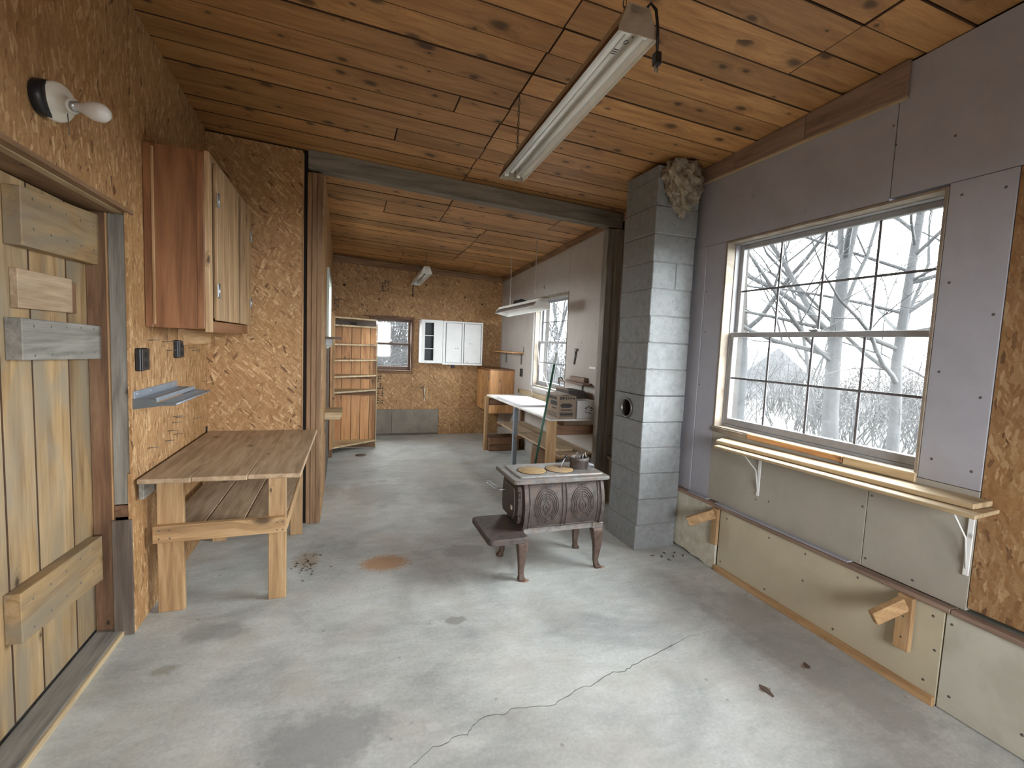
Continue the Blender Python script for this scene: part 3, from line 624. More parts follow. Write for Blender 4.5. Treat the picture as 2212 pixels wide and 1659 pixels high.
# ------------------------------------------------------------------ windows
def make_window(name, label, side, u0, u1, z0, z1, grid, frame, liner, sash_mat):
    root = thing(name, label, 'window', (XR + .08, (u0 + u1) / 2, z0) if side == 'r' else ((u0 + u1) / 2, YF + .08, z0), None, 'structure')
    def wb_(nm, a, b_, d0, d1, c0, c1, mat, par=root, bev=.002):
        if side == 'r': return box(nm, XR + d0, XR + d1, a, b_, c0, c1, mat, par, bev)
        return box(nm, a, b_, YF + d0, YF + d1, c0, c1, mat, par, bev)
    t = 0.016
    # timber lining of the opening
    wb_('liner', u0 + .001, u0 + t, -.004, .065, z0 + .001, z1 - .001, liner('z'))
    wb_('liner', u1 - t, u1 - .001, -.004, .065, z0 + .001, z1 - .001, liner('z'))
    wb_('liner', u0 + t, u1 - t, -.004, .065, z1 - t, z1 - .001, liner('y' if side == 'r' else 'x'))
    wb_('sill', u0 + t, u1 - t, -.006, .065, z0 + .001, z0 + t, liner('y' if side == 'r' else 'x'))
    f = 0.02; a0, a1, c0, c1 = u0 + .002, u1 - .002, z0 + .002, z1 - .002
    wb_('frame', a0, a0 + f, .066, .143, c0, c1, frame); wb_('frame', a1 - f, a1, .066, .143, c0, c1, frame)
    wb_('frame', a0 + f, a1 - f, .066, .143, c1 - f, c1, frame); wb_('frame', a0 + f, a1 - f, .066, .143, c0, c0 + f + .01, frame)
    b0, b1, e0, e1 = a0 + f, a1 - f, c0 + f + .01, c1 - f
    zm = (e0 + e1) / 2 + 0.005
    for nm, s0, s1, d0, gm in (('upper_sash', zm - .016, e1, .106, GLASS), ('lower_sash', e0, zm + .018, .070, GLASSD)):
        st = 0.034; d1 = d0 + .03
        bm = bmesh.new()
        for q in ((b0, b0 + st, s0, s1), (b1 - st, b1, s0, s1), (b0 + st, b1 - st, s1 - st, s1), (b0 + st, b1 - st, s0, s0 + (st + .012 if nm[0] == 'l' else st))):
            if side == 'r': add_box(bm, XR + d0, XR + d1, q[0], q[1], q[2], q[3], .003)
            else: add_box(bm, q[0], q[1], YF + d0, YF + d1, q[2], q[3], .003)
        sh = finish(nm, bm, sash_mat, root)
        g0, g1, h0, h1 = b0 + st, b1 - st, s0 + (st + .012 if nm[0] == 'l' else st), s1 - st
        nx, nz = grid
        for i in range(nx):
            for j in range(nz):
                wb_('pane', g0 + (g1 - g0) * i / nx + .0005, g0 + (g1 - g0) * (i + 1) / nx - .0005, d0 + .013, d0 + .016, h0 + (h1 - h0) * j / nz + .0005, h0 + (h1 - h0) * (j + 1) / nz - .0005, gm, sh, 0)
        for i in range(1, nx):
            x = g0 + (g1 - g0) * i / nx; wb_('muntin', x - .007, x + .007, d0 + .006, d0 + .0125, h0, h1, MUNT, sh, .001)
        for j in range(1, nz):
            z = h0 + (h1 - h0) * j / nz; wb_('muntin', g0, g1, d0 + .0055, d0 + .012, z - .007, z + .007, MUNT, sh, .001)
    wb_('sash_lock', (u0 + u1) / 2 - .03, (u0 + u1) / 2 + .03, .074, .10, zm + .019, zm + .03, frame)
    return root
LINER = lambda a: CASE
w1 = make_window('window_1', 'large grilled sash window above plank shelf in drywall', 'r', 1.449, 2.777, 1.003, 2.333, (4, 2), VINYL, LINER, VINYL)
w2 = make_window('window_2', 'narrower grilled sash window above the back workbench', 'r', 5.289, 6.336, 0.977, 2.193, (4, 2), VINYL, LINER, VINYL)
w3 = make_window('window_3', 'small brown sash window beside the white wall cupboards', 'f', 0.40, 1.048, 1.04, 1.893, (1, 1), BROWNWIN, lambda a: BROWNW(a), BROWNWIN)
box('apron', XR - .018, XR - .001, 1.80, 2.45, 0.985, 1.018, REDPINE('y'), w1, .003)
box('apron', XR - .016, XR - .001, 1.45, 1.797, 0.975, 1.02, PALEW('y'), w1, .003)
box('apron', XR - .014, XR - .001, 2.453, 2.775, 0.978, 1.012, CASE, w1, .003)
for s in (6.337, 6.362):
    box('casing', XR - .012, XR - .0005, s, s + .022, .95, 2.2, WHITE, w2, .002)
box('casing', XR - .012, XR - .0005, 5.289, 6.384, .952, .976, WHITE, w2, .002)
box('casing', XR - .012, XR - .0005, 5.289, 6.384, 2.194, 2.212, CASE, w2, .002)
box('casing', 0.285, 1.075, YF - .022, YF - .0005, 1.894, 1.918, BROWNW('x'), w3, .002)
for a, b_ in ((.372, .399), (1.049, 1.074)): box('casing', a, b_, YF - .018, YF - .0005, 1.036, 1.893, BROWNW('z'), w3, .002)
box('casing', .372, 1.074, YF - .02, YF - .0005, 1.008, 1.035, BROWNW('x'), w3, .002)

# ------------------------------------------------------------------ chimney
ch = thing('chimney', 'grey concrete block chimney beside the iron stove', 'chimney', (2.32, 3.24, 0))
CX0, CX1, CY0, CY1 = 2.135, 2.50, 3.04, 3.45
box('mortar_core', CX0 + .006, CX1 - .006, CY0 + .006, CY1 - .006, 0, 2.905, MORTAR, ch, 0)
rng = random.Random(8)
for i in range(15):
    z0 = 0.2 * i + .003; z1 = min(0.2 * (i + 1) - .003, 2.885)
    if z1 - z0 < .02: continue
    jx, jy = rng.uniform(-.004, .004), rng.uniform(-.004, .004)
    if i == 10:
        box('block', CX0 + jx, 2.336, CY0 + jy, CY1, z0, z1, BLOCK, ch, .005); box('block', 2.342, CX1, CY0 + jy, CY1, z0, z1, BLOCK, ch, .005)
    elif i == 5:
        # block with the round flue opening in its side
        cy, czz, r = 3.262, 1.083, .074; n = 32; bm = bmesh.new()
        def rim(a):
            dy, dz = math.cos(a), math.sin(a); ks = []
            for d, lo, hi, c in ((dy, CY0, CY1, cy), (dz, z0, z1, czz)):
                if abs(d) > 1e-6: ks.append(((hi if d > 0 else lo) - c) / d)
            k = min(ks); return cy + dy * k, czz + dz * k
        angs = sorted([2 * math.pi * k / n for k in range(n)] + [math.atan2(zc - czz, yc - cy) % (2 * math.pi) for yc in (CY0, CY1) for zc in (z0, z1)])
        out = [bm.verts.new((CX0, *rim(a))) for a in angs]; inn = [bm.verts.new((CX0, cy + r * math.cos(a), czz + r * math.sin(a))) for a in angs]
        dep = [bm.verts.new((CX0 + .2, cy + r * math.cos(a), czz + r * math.sin(a))) for a in angs]; bk = [bm.verts.new((CX1, *rim(a))) for a in angs]
        N = len(angs)
        for k in range(N):
            q = (k + 1) % N
            bm.faces.new((out[k], out[q], inn[q], inn[k])); bm.faces.new((inn[k], inn[q], dep[q], dep[k])); bm.faces.new((out[k], bk[k], bk[q], out[q]))
        bm.faces.new(dep); bm.faces.new(bk[::-1])
        finish('block', bm, BLOCK, ch)
    else:
        box('block', CX0 + jx, CX1 + rng.uniform(-.004, .004), CY0 + jy, CY1, z0, z1, BLOCK, ch, .005)
bpy.data.objects.remove(bpy.data.objects['mortar_core']); WM.pop('mortar_core', None)
for z0, z1 in ((0, .998), (1.202, 2.88)): box('mortar_core', CX0 + .006, CX1 - .006, CY0 + .006, CY1 - .006, z0, z1, MORTAR, ch, 0)
lathe('flue_thimble', [(.066, .12), (.066, -.012), (.070, -.016), (.076, -.016), (.080, -.010), (.080, -.001), (.072, .0)], (CX0, 3.262, 1.083), (1, 0, 0), STEEL, ch, 28)
lathe('flue_lining', [(.0655, .0), (.0655, .11), (0, .115)], (CX0, 3.262, 1.083), (1, 0, 0), DARKGAP, ch, 28)

bm = bmesh.new(); bmesh.ops.create_icosphere(bm, subdivisions=5, radius=1.0)
for v in bm.verts:
    p = v.co.copy(); t = (p.z + 1) / 2
    wd = 0.05 + 0.15 * (t ** 0.7)
    x = 2.325 + p.x * wd + (1 - t) * 0.01; yy = 3.01 + p.y * 0.066; z = 2.745 + p.z * 0.20
    d = noise.fractal(Vector((p.x * 2.6, p.y * 2.6, p.z * 3.4)), 0.8, 2.1, 6) * 0.045 + noise.fractal(p * 9, 0.7, 2.2, 4) * 0.014
    nrm = p.normalized(); v.co = Vector((x + nrm.x * d, min(yy + nrm.y * d, 3.06), min(z + nrm.z * d, cz(2.3, 3.0) - .006)))
ins = finish('insulation_clump', bm, FLUFF, None, True)
tag(ins, 'ragged brown fibreglass insulation stuffed atop the block chimney', 'insulation')
bm = bmesh.new(); rng = random.Random(5)
for k in range(150):
    a = rng.uniform(0, 6.283); z = rng.uniform(2.55, 2.9); t = (z - 2.5) / .42; wd = (.06 + .12 * t)
    x = 2.335 + math.cos(a) * wd; yy = 3.01 - abs(math.sin(a)) * .06
    L = rng.uniform(.02, .05); q = Vector((rng.uniform(-1, 1), rng.uniform(-1, -.1), rng.uniform(-1, .5))).normalized() * L
    add_tube(bm, [(x, yy, z), Vector((x, yy, z)) + q * .6, Vector((x, yy, z)) + q + Vector((0, 0, -.008))], .0012, 3, .0003)
o = finish('fibres', bm, FLUFF, ins); o['kind'] = 'stuff'

# ------------------------------------------------------------------ outside
def ground_z(x, y): 
    d = max(0, math.hypot(x - 2.7, y - 3) - 3); return -0.35 - 0.034 * d + .08 * noise.noise(Vector((x * .3, y * .3, 0)))
bm = bmesh.new(); n = 60
grid = [[bm.verts.new((-60 + 140 * i / n, -60 + 150 * j / n, ground_z(-60 + 140 * i / n, -60 + 150 * j / n))) for j in range(n + 1)] for i in range(n + 1)]
for i in range(n):
    for j in range(n): bm.faces.new((grid[i][j], grid[i + 1][j], grid[i + 1][j + 1], grid[i][j + 1]))
g = finish('ground', bm, GROUND, None, True); tag(g, 'winter grass and leaf litter outside the windows', 'ground', None, 'structure')

def tree(name, label, base, height, r0, seed, lean=(0, 0), depth=5, forks=2, first=0.3, group=None, spread=0.6, nb0=2):
    rng = random.Random(seed); root = thing(name, label, 'tree', base, group)
    bt, bb_ = bmesh.new(), bmesh.new()
    def limb(bm, p, d, L, r, lev):
        pts = [p]; q = p.copy(); dd = d.copy(); k = 5 if lev < 2 else 3
        for i in range(k):
            dd = (dd + Vector((rng.uniform(-1, 1), rng.uniform(-1, 1), rng.uniform(-.6, .9))) * (.10 if lev == 0 else .2)).normalized()
            q = q + dd * L / k; pts.append(q.copy())
        add_tube(bm, pts, r, 7 if lev == 0 else (5 if lev < 3 else 3), r * (.55 if lev < 2 else .4), False, False)
        if lev >= depth: return
        nb = forks + (nb0 if lev == 0 else 1) + (1 if rng.random() < .5 else 0)
        for b in range(nb):
            t = rng.uniform(first if lev == 0 else .25, 1.0); idx = t * k; i0 = min(int(idx), k - 1); pp = pts[i0].lerp(pts[i0 + 1], idx - i0)
            ax = Vector((rng.uniform(-1, 1), rng.uniform(-1, 1), rng.uniform(-.2, .6)))
            nd_ = (dd * (1 - spread) + ax.normalized() * spread + Vector((0, 0, .12))).normalized()
            limb(bb_, pp, nd_, L * rng.uniform(.45, .7), r * (1 - .45 * t) * rng.uniform(.35, .6), lev + 1)
        limb(bb_, pts[-1], (dd + Vector((rng.uniform(-.3, .3), rng.uniform(-.3, .3), 0))).normalized(), L * .6, r * .5, lev + 1)
    b0 = Vector(base)
    limb(bt, b0 - Vector((0, 0, .3)), Vector((lean[0], lean[1], 1)).normalized(), height * .5, r0, 0)
    finish('trunk', bt, BARK, root, True); finish('branches', bb_, TWIG, root, True)
    return root
def gz(x, y): return (x, y, ground_z(x, y))
tree('bare_tree', 'thick bare trunk seen mid pane of large window', gz(9.5, 6.95), 11, .165, 21, (0, .02), 5, 2, .35, None, .65, 6)
tree('bare_tree', 'bare tree with many fine limbs at right of large window', gz(11.0, 6.75), 12, .125, 33, (0, .0), 5, 3, .2, None, .75, 12)
tree('bare_tree', 'leaning forked bare tree at left of large window', gz(9.5, 9.55), 10, .17, 47, (.0, -.06), 5, 2, .42)
tree('bare_tree', 'slender bare tree standing close outside back side window', gz(6.2, 14.4), 9, .08, 52, (.03, 0), 5, 2, .25)
rng = random.Random(77)
for k in range(20):
    ang = rng.uniform(.18, 1.35); d = rng.uniform(16, 34)
    x, y = 2.7 + d * math.cos(ang), d * math.sin(ang)
    if (21 < x < 32 and 20 < y < 33) or .80 < ang < .95: continue
    tree('woodland_tree', 'slim bare woodland tree in the hazy wood beyond windows', gz(x, y), rng.uniform(6, 9.5), rng.uniform(.05, .10), 100 + k, (rng.uniform(-.08, .08), rng.uniform(-.08, .08)), 4, 2, .2, 'slim bare trees of the wood outside')
for k in range(14):
    x, y = rng.uniform(.5, 2.1), rng.uniform(9.8, 15)
    tree('woodland_sapling', 'bare sapling in thicket behind small brown window', gz(x, y), rng.uniform(4, 6.5), rng.uniform(.03, .06), 300 + k, (rng.uniform(-.2, .2), 0), 4, 3, .05, 'bare saplings behind the small window')
bm = bmesh.new()
for k in range(8200):
    if k < 6600: ang = rng.uniform(.1, 1.45); d = rng.uniform(11, 42); x, y = 2.7 + d * math.cos(ang), d * math.sin(ang)
    else: x, y = rng.uniform(-2, 5), rng.uniform(9.6, 16)
    if (21 < x < 32 and 19 < y < 33) or (k < 6600 and .81 < ang < .95 and rng.random() < .85): continue
    p = Vector(gz(x, y)); L = rng.uniform(.8, 3.4) * (1 if d > 18 else .5); dr = Vector((rng.uniform(-.6, .6), rng.uniform(-.6, .6), 1)).normalized()
    q = p + dr * L * .5; e = q + (dr + Vector((rng.uniform(-.6, .6), rng.uniform(-.6, .6), rng.uniform(-.3, .2)))).normalized() * L * .5
    add_tube(bm, [p, q, e], .012 + .0004 * d, 3, .004, False, False)
    for s in range(2):
        f = q.lerp(e, rng.random()); add_tube(bm, [f, f + Vector((rng.uniform(-1, 1), rng.uniform(-1, 1), rng.uniform(-.1, .9))).normalized() * L * .35], .008 + .0002 * d, 3, .003, False, False)
o = finish('brush', bm, TWIG, None); tag(o, 'tangled bare brush covering ground outside the windows', 'brush', None, 'stuff')
hs = thing('house', 'white sided neighbour house with grey roof beyond trees', 'house', (26, 26, -1.6))
box('wall', 24.0, 30.0, 24.4, 32.8, -2.2, 0.05, SIDING, hs, 0)
for k in range(14): box('clapboard', 23.97, 24.0, 24.4, 32.8, -2.1 + k * .155, -2.1 + k * .155 + .14, SIDING, hs, .012)
prism('roof', [(23.5, -.05), (30.5, -.05), (27.0, 2.1)], 'y', 24.0, 33.2, SHINGLE, hs)
for yy in (25.2, 28.6):
    f = box('window', 23.93, 23.975, yy, yy + .9, -1.2, -.25, SHINGLE, hs, 0); box('pane', 23.92, 23.93, yy + .08, yy + .82, -1.12, -.33, plain('dark_pane', (.05, .06, .07), .1), f, 0)
    for q in (yy - .3, yy + .92): box('shutter', 23.94, 23.972, q, q + .28, -1.2, -.25, SHINGLE, hs, 0)

# ------------------------------------------------------------------ wall cabinet on the left wall
cb = thing('wall_cabinet', 'reddish wood wall cabinet with plank doors above table', 'cabinet', (-.82, 3.55, 1.55))
box('side_panel', -.968, -.702, 2.995, 3.013, 1.555, 2.485, CABW('z'), cb)
box('side_trim', -.968, -.935, 2.986, 2.9945, 1.555, 2.485, CABW('z'), cb); box('side_trim', -.934, -.922, 2.984, 2.9945, 1.57, 2.47, PINE('z'), cb)
box('side_trim', -.735, -.702, 2.987, 2.9945, 1.56, 2.475, CABW('z'), cb)
box('side_panel', -.968, -.702, 4.112, 4.13, 1.555, 2.485, CABW('z'), cb)
box('top_panel', -.968, -.702, 3.014, 4.111, 2.467, 2.485, CABW('y'), cb); box('bottom_panel', -.968, -.702, 3.014, 4.111, 1.555, 1.573, CABW('y'), cb)
box('back_panel', -.968, -.958, 3.014, 4.111, 1.574, 2.466, CABW('z'), cb)
box('stile', -.7015, -.678, 2.99, 3.055, 1.54, 2.485, CABD('z'), cb); box('stile', -.7015, -.678, 4.075, 4.13, 1.54, 2.485, CABD('z'), cb)
box('rail', -.7015, -.679, 3.056, 4.074, 1.54, 1.602, CABW('y'), cb); box('rail', -.7015, -.679, 3.056, 4.074, 2.45, 2.485, CABD('y'), cb)
def plank_door(y0, y1, n, hy):
    d = None; ys = [y0 + (y1 - y0) * i / n for i in range(n + 1)]
    bm = bmesh.new(); add_box(bm, -.6785, -.672, y0 + .01, y1 - .01, 1.62, 2.44)
    d = finish('door', bm, CABD('z'), cb)
    for a, b_ in zip(ys, ys[1:]): box('plank', -.6715, -.655, a + .0006, b_ - .0006, 1.607, 2.447, CABD('z'), d, .0025)
    for z in (1.77, 2.255):
        box('hinge', -.6545, -.651, hy - .028, hy + .028, z - .037, z + .037, ZINC, d, .001)
        tube('hinge_pin', [(-.650, hy, z - .04), (-.650, hy, z + .04)], .004, ZINC, d, 6)
    return d
plank_door(3.06, 3.63, 4, 3.075); plank_door(3.72, 4.07, 3, 4.055)
box('cleat', -.968, -.93, 3.49, 4.13, 1.455, 1.554, PINE('y'), cb)

# electrical boxes and the metal tray rack
for y0, y1, z0, z1, lab in ((2.845, 2.945, 1.333, 1.447, 'black outlet box on strand board next to door post'), (3.42, 3.515, 1.376, 1.483, 'black outlet box tucked under the wooden wall cabinet')):
    b = thing('outlet_box', lab, 'outlet', (-.95, y0, z0)); box('housing', -.9695, -.945, y0, y1, z0, z1, BLACK, b, .004); box('cover_plate', -.9445, -.938, y0 + .003, y1 - .003, z0 + .003, z1 - .003, BLACK, b, .003)
    for s in (.28, .7): lathe('socket', [(.016, 0), (.015, .003), (0, .003)], (-.938, (y0 + y1) / 2, z0 + (z1 - z0) * s), (1, 0, 0), DARKGAP, b, 12)
rk = thing('metal_rack', 'grey slatted metal rack screwed to left strand board', 'rack', (-.9, 3.15, 1.16))
box('back_flange', -.9695, -.964, 2.815, 3.46, 1.195, 1.236, GREYMET, rk, .001)
prism('end_plate', [(-.9695, 1.200), (-.872, 1.198), (-.872, 1.182), (-.79, 1.176), (-.79, 1.166), (-.85, 1.164), (-.9695, 1.148)], 'y', 2.809, 2.8145, GREYEND, rk)
prism('end_plate', [(-.9695, 1.200), (-.872, 1.198), (-.872, 1.182), (-.79, 1.176), (-.79, 1.166), (-.85, 1.164), (-.9695, 1.148)], 'y', 3.461, 3.466, GREYEND, rk)
box('centre_bar', -.878, -.870, 2.815, 3.46, 1.183, 1.206, GREYMET, rk, .001)
tube('front_edge', [(-.79, 2.812, 1.173), (-.79, 3.464, 1.173)], .006, GREYMET, rk, 6)
for k in range(22):
    yy = 2.835 + k * .0285
    box('slat', -.9635, -.879, yy, yy + .012, 1.192, 1.196, GREYMET, rk, 0); box('slat', -.869, -.796, yy, yy + .012, 1.174, 1.178, GREYMET, rk, 0)
for yy in (2.85, 3.03, 3.22, 3.40): lathe('screw', [(.006, 0), (.004, .003), (0, .003)], (-.964, yy, 1.22), (1, 0, 0), ZINC, rk, 8)

# porcelain lamp holder with a bare bulb
lp = thing('bulb_fixture', 'white porcelain lamp holder with bare frosted bulb above door', 'light', (-.97, 2.12, 2.29))
lathe('junction_box', [(0, 0), (.056, 0), (.058, .002), (.058, .034), (.05, .036), (.0, .036)], (-.9695, 2.105, 2.295), (1, 0, 0), BLACK, lp, 20)
ax = Vector((.185, -.085, -.045)).normalized(); b0 = Vector((-.931, 2.125, 2.297))
lathe('holder_base', [(0, 0), (.062, 0), (.064, .006), (.058, .014), (.034, .026), (.024, .04), (.024, .062), (.026, .066), (.0, .066)], b0, ax, PORC, lp, 24)
lathe('socket', [(.017, .0665), (.018, .082), (0, .082)], b0, ax, ZINC, lp, 16)
lathe('bulb', [(.013, .083), (.015, .10), (.022, .12), (.029, .14), (.031, .16), (.028, .18), (.018, .194), (0, .199)], b0, ax, BULB, lp, 24)
tube('pull_chain', [b0 + ax * .03 + Vector((.01, .0, -.03)), b0 + ax * .03 + Vector((.012, 0, -.06)), b0 + ax * .03 + Vector((.013, 0, -.10))], .0015, STEEL, lp, 4)

# ------------------------------------------------------------------ table
tb = thing('work_table', 'rough plank work table with lower shelf against left wall', 'table', (-.6, 3.5, 0))
for a, b_ in ((-.968, -.735), (-.733, -.475), (-.473, -.213)):
    hexa('top_plank', [(a, 2.83, .765), (b_, 2.815, .765), (b_ + .02, 4.155, .765), (a + .01, 4.155, .765), (a, 2.83, .79), (b_, 2.815, .79), (b_ + .02, 4.155, .79), (a + .01, 4.155, .79)], TABW('y'), tb, .003)
box('leg', -.935, -.812, 2.985, 3.022, 0, .764, LEGW('z'), tb, .003); box('leg', -.395, -.302, 2.985, 3.022, 0, .764, LEGW('z'), tb, .003)
box('leg', -.895, -.807, 3.95, 3.987, 0, .764, LEGW('z'), tb, .003); box('leg', -.372, -.285, 3.95, 3.987, 0, .764, LEGW('z'), tb, .003)
hexa('stretcher', [(-.945, 2.947, .405), (-.30, 2.947, .412), (-.30, 2.9845, .412), (-.945, 2.9845, .405), (-.945, 2.947, .498), (-.30, 2.947, .502), (-.30, 2.9845, .502), (-.945, 2.9845, .498)], LEGW('x'), tb, .003)
box('stretcher', -.90, -.29, 3.988, 4.02, .34, .43, LEGW('x'), tb, .003)
box('apron', -.945, -.815, 3.0235, 3.055, .66, .764, REDPINE('x'), tb, .003)
box('cross_rail', -.94, -.40, 3.0235, 3.05, .405, .44, REDPINE('x'), tb, .003)
box('side_rail', -.968, -.945, 2.85, 4.1, .68, .764, GREYW('y'), tb, .003)
for a, b_ in ((-.93, -.735), (-.728, -.535), (-.528, -.312)): box('shelf_plank', a, b_, 3.06, 3.945, .442, .462, TABW('y'), tb, .003)
box('shelf_edge', -.311, -.298, 3.03, 3.945, .40, .462, LEGW('y'), tb, .002)
for x in (-.915, -.865, -.345, -.315):
    for z in (.43, .475): lathe('screw', [(.005, 0), (.004, .001), (0, .001)], (x, 2.947, z), (0, -1, 0), STEEL, tb, 6)

# ------------------------------------------------------------------ box stove
sv = thing('wood_stove', 'rusty cast iron box stove with oval relief panels', 'stove', (1.42, 3.03, 0))
def prof(z):
    t = min(1, max(0, (z - .335) / .302)); return .155 + .05 * math.sin(math.pi * (.12 + .82 * t)) ** .9
SYC = 3.035
NP = 12; zs = [.335 + .302 * k / NP for k in range(NP + 1)]
loop = [(SYC - prof(z), z) for z in zs] + [(SYC + prof(z), z) for z in zs[::-1]]
body = prism('body', loop, 'x', 1.15, 1.69, IRON, sv)
for a, b_, e in ((1.125, 1.152, .012), (1.688, 1.712, .012)):
    lp2 = [(SYC - prof(z) - e, z) for z in zs] + [(SYC + prof(z) + e, z) for z in zs[::-1]]
    prism('end_frame', lp2, 'x', a, b_, IRON, sv, .003)
def on_side(x, z, off=.002): return (x, SYC - prof(z) - off, z)
for xx in (1.165, 1.404, 1.432, 1.668):
    tube('seam_rib', [on_side(xx, z) for z in zs], .005, IRON, body, 6)
for zz in (.345, .628): tube('seam_rib', [on_side(1.155 + .53 * k / 6, zz) for k in range(7)], .005, IRON, body, 6)
def ornament(cx, czv):
    bm = bmesh.new()
    for j, (rx, rz) in enumerate(((.085, .115), (.073, .100), (.061, .085), (.049, .070))):
        pts = []
        for k in range(25):
            a = math.radians(-60 + 300 * k / 24) if j < 3 else math.radians(-75 + 330 * k / 24)
            a0 = a + math.pi * .5 - math.radians(90)
            pts.append(on_side(cx + rx * math.cos(a0), czv + rz * math.sin(a0) * (1.0)))
        add_tube(bm, pts, .0042, 5)
    def curve(f, r=.0035, n=14): add_tube(bm, [on_side(cx + f(k / n)[0], czv + f(k / n)[1]) for k in range(n + 1)], r, 5)
    for s in (-1, 1):
        curve(lambda t: (s * (.026 * math.sin(math.pi * t * .95) ** .8), -.055 + .075 * t + (.012 * math.sin(math.pi * t))))        # heart outline
        curve(lambda t: (s * (.012 * math.sin(math.pi * t)), -.045 + .05 * t))
        curve(lambda t: (s * (.012 + .012 * math.cos(t * 5.2)), .040 + .011 * math.sin(t * 5.2)), .003)                               # upper scroll
        curve(lambda t: (s * (.018 + .013 * math.cos(t * 5.5)), .118 + .010 * math.sin(t * 5.5)), .003)
        curve(lambda t: (s * (.016 + .012 * math.cos(t * 5.5)), -.105 + .010 * math.sin(t * 5.5)), .003)
    curve(lambda t: (0, .05 + .03 * t)); curve(lambda t: (0, .10 + .032 * t)); curve(lambda t: (0, -.085 - .035 * t)); curve(lambda t: (0, -.005 + .012 * t), .006)
    o = finish('relief_ornament', bm, IRON, body, True)
ornament(1.285, .485); ornament(1.55, .485)
bm = bmesh.new(); add_loft(bm, [rrect(1.40, SYC, .640, .345, .205, .03), rrect(1.40, SYC, .646, .355, .215, .035), rrect(1.40, SYC, .662, .355, .215, .035), rrect(1.40, SYC, .668, .345, .205, .03)])
top = finish('top_plate', bm, IRONT, sv)
bm = bmesh.new(); add_loft(bm, [rrect(1.415, SYC + .01, .6685, .315, .165, .02), rrect(1.415, SYC + .01, .677, .308, .158, .02)])
top2 = finish('cook_top', bm, IRONT, sv)
for cx, cy in ((1.245, 3.03), (1.455, 3.03)):
    lathe('lid', [(0, .0045), (.096, .0045), (.099, .003), (.10, .0), (0, 0)], (cx, cy, .6772), (0, 0, 1), RUSTLID, top2, 32)
    bm = bmesh.new(); add_tube(bm, [(cx + .103 * math.cos(a), cy + .103 * math.sin(a), .6775) for a in [2 * math.pi * k / 32 for k in range(32)]], .002, 4, None, True); finish('lid_seam', bm, DARKGAP, top2)
bm = bmesh.new(); add_loft(bm, [rrect(1.42, SYC, .296, .285, .165, .02), rrect(1.42, SYC, .300, .292, .178, .02), rrect(1.42, SYC, .334, .285, .17, .02)]); finish('base', bm, IRONT, sv)
bm = bmesh.new(); add_loft(bm, [rrect(1.0, SYC - .075, .285, .125, .215, .03), rrect(1.0, SYC - .075, .292, .135, .225, .035), rrect(1.0, SYC - .075, .318, .135, .225, .035), rrect(1.0, SYC - .075, .325, .125, .215, .03)]); hp = finish('hearth_plate', bm, IRON, sv)
# door end
dl = [(SYC - prof(z) * .80, z) for z in zs[1:-1]] + [(SYC + prof(z) * .80, z) for z in zs[1:-1][::-1]]
sd = prism('door', dl, 'x', 1.095, 1.124, IRON, sv, .006)
dl2 = [(SYC - prof(z) * .55, .335 + (z - .335) * .8 + .03) for z in zs[1:-1]] + [(SYC + prof(z) * .55, .335 + (z - .335) * .8 + .03) for z in zs[1:-1][::-1]]
prism('door_boss', dl2, 'x', 1.085, 1.0945, IRON, sd, .004)
box('door_badge', 1.0815, 1.0845, 2.955, 2.985, .435, .462, PORC, sd, 0)
for z in (.40, .56): tube('hinge', [(1.10, SYC - prof(z) * .8 - .012, z - .02), (1.10, SYC - prof(z) * .8 - .012, z + .02)], .009, IRON, sd, 8)
bm = bmesh.new()
add_tube(bm, [(1.085, 3.11, .53), (1.05, 3.12, .525), (1.03, 3.13, .535)], .006, 6)
hel = [Vector((1.03 - .07 * t + .009 * math.cos(t * 44), 3.13 + .012 * t + .009 * math.sin(t * 44) * .5, .535 + .05 * t + .009 * math.sin(t * 44))) for t in [k / 60 for k in range(61)]]
add_tube(bm, hel, .0028, 4); finish('coil_handle', bm, ZINC, sd, True)
def stove_leg(x, y, sx, sy):
    bm = bmesh.new(); secs = []
    for z, h, ox, oy in ((.296, .045, 0, 0), (.27, .046, .004, .004), (.22, .040, .010, .008), (.16, .031, .012, .010), (.10, .024, .010, .008), (.055, .020, .008, .006), (.03, .021, .014, .010), (.012, .028, .022, .016), (0.0, .026, .022, .016)):
        secs.append(rrect(x + sx * ox, y + sy * oy, z, h * .85, h * .75, h * .25))
    add_loft(bm, secs); return finish('leg', bm, LEGRUST, sv, True)
stove_leg(1.12, 2.845, 0.2, -1); stove_leg(1.69, 2.885, 1, -1); stove_leg(1.12, 3.20, -1, 1); stove_leg(1.69, 3.19, 1, 1)
for xx in (1.69,): box('leg_bracket', xx - .045, xx + .04, 2.850, 2.866, .295, .335, IRONT, sv, .004)
# flue collar standing on the cook top
fc = thing('flue_collar', 'iron flue collar with wire standing on the stove top', 'flue collar', (1.62, 3.05, .677))
lathe('ring', [(.064, 0), (.066, .006), (.066, .05), (.070, .054), (.072, .078), (.068, .080), (.062, .078), (.060, .05), (.058, .006), (.056, 0)], (1.62, 3.05, .6772), (0, 0, 1), IRON, fc, 32)
hel = [Vector((1.655 + .035 * t, 2.985 - .012 * t + .016 * math.cos(t * 36), .715 + .016 * math.sin(t * 36) - .01 * t)) for t in [k / 48 for k in range(49)]]
tube('coil_handle', hel, .0022, ZINC, fc, 4)
for k in range(6):
    a = k * 1.05; tube('wire', [(1.62 + .03 * math.cos(a), 3.05 + .03 * math.sin(a), .68), (1.62 + .034 * math.cos(a + .8), 3.05 + .034 * math.sin(a + .8), .74), (1.62 + .02 * math.cos(a + 1.6), 3.05 + .02 * math.sin(a + 1.6), .775 + .01 * (k % 3))], .002, STEEL, fc, 4)
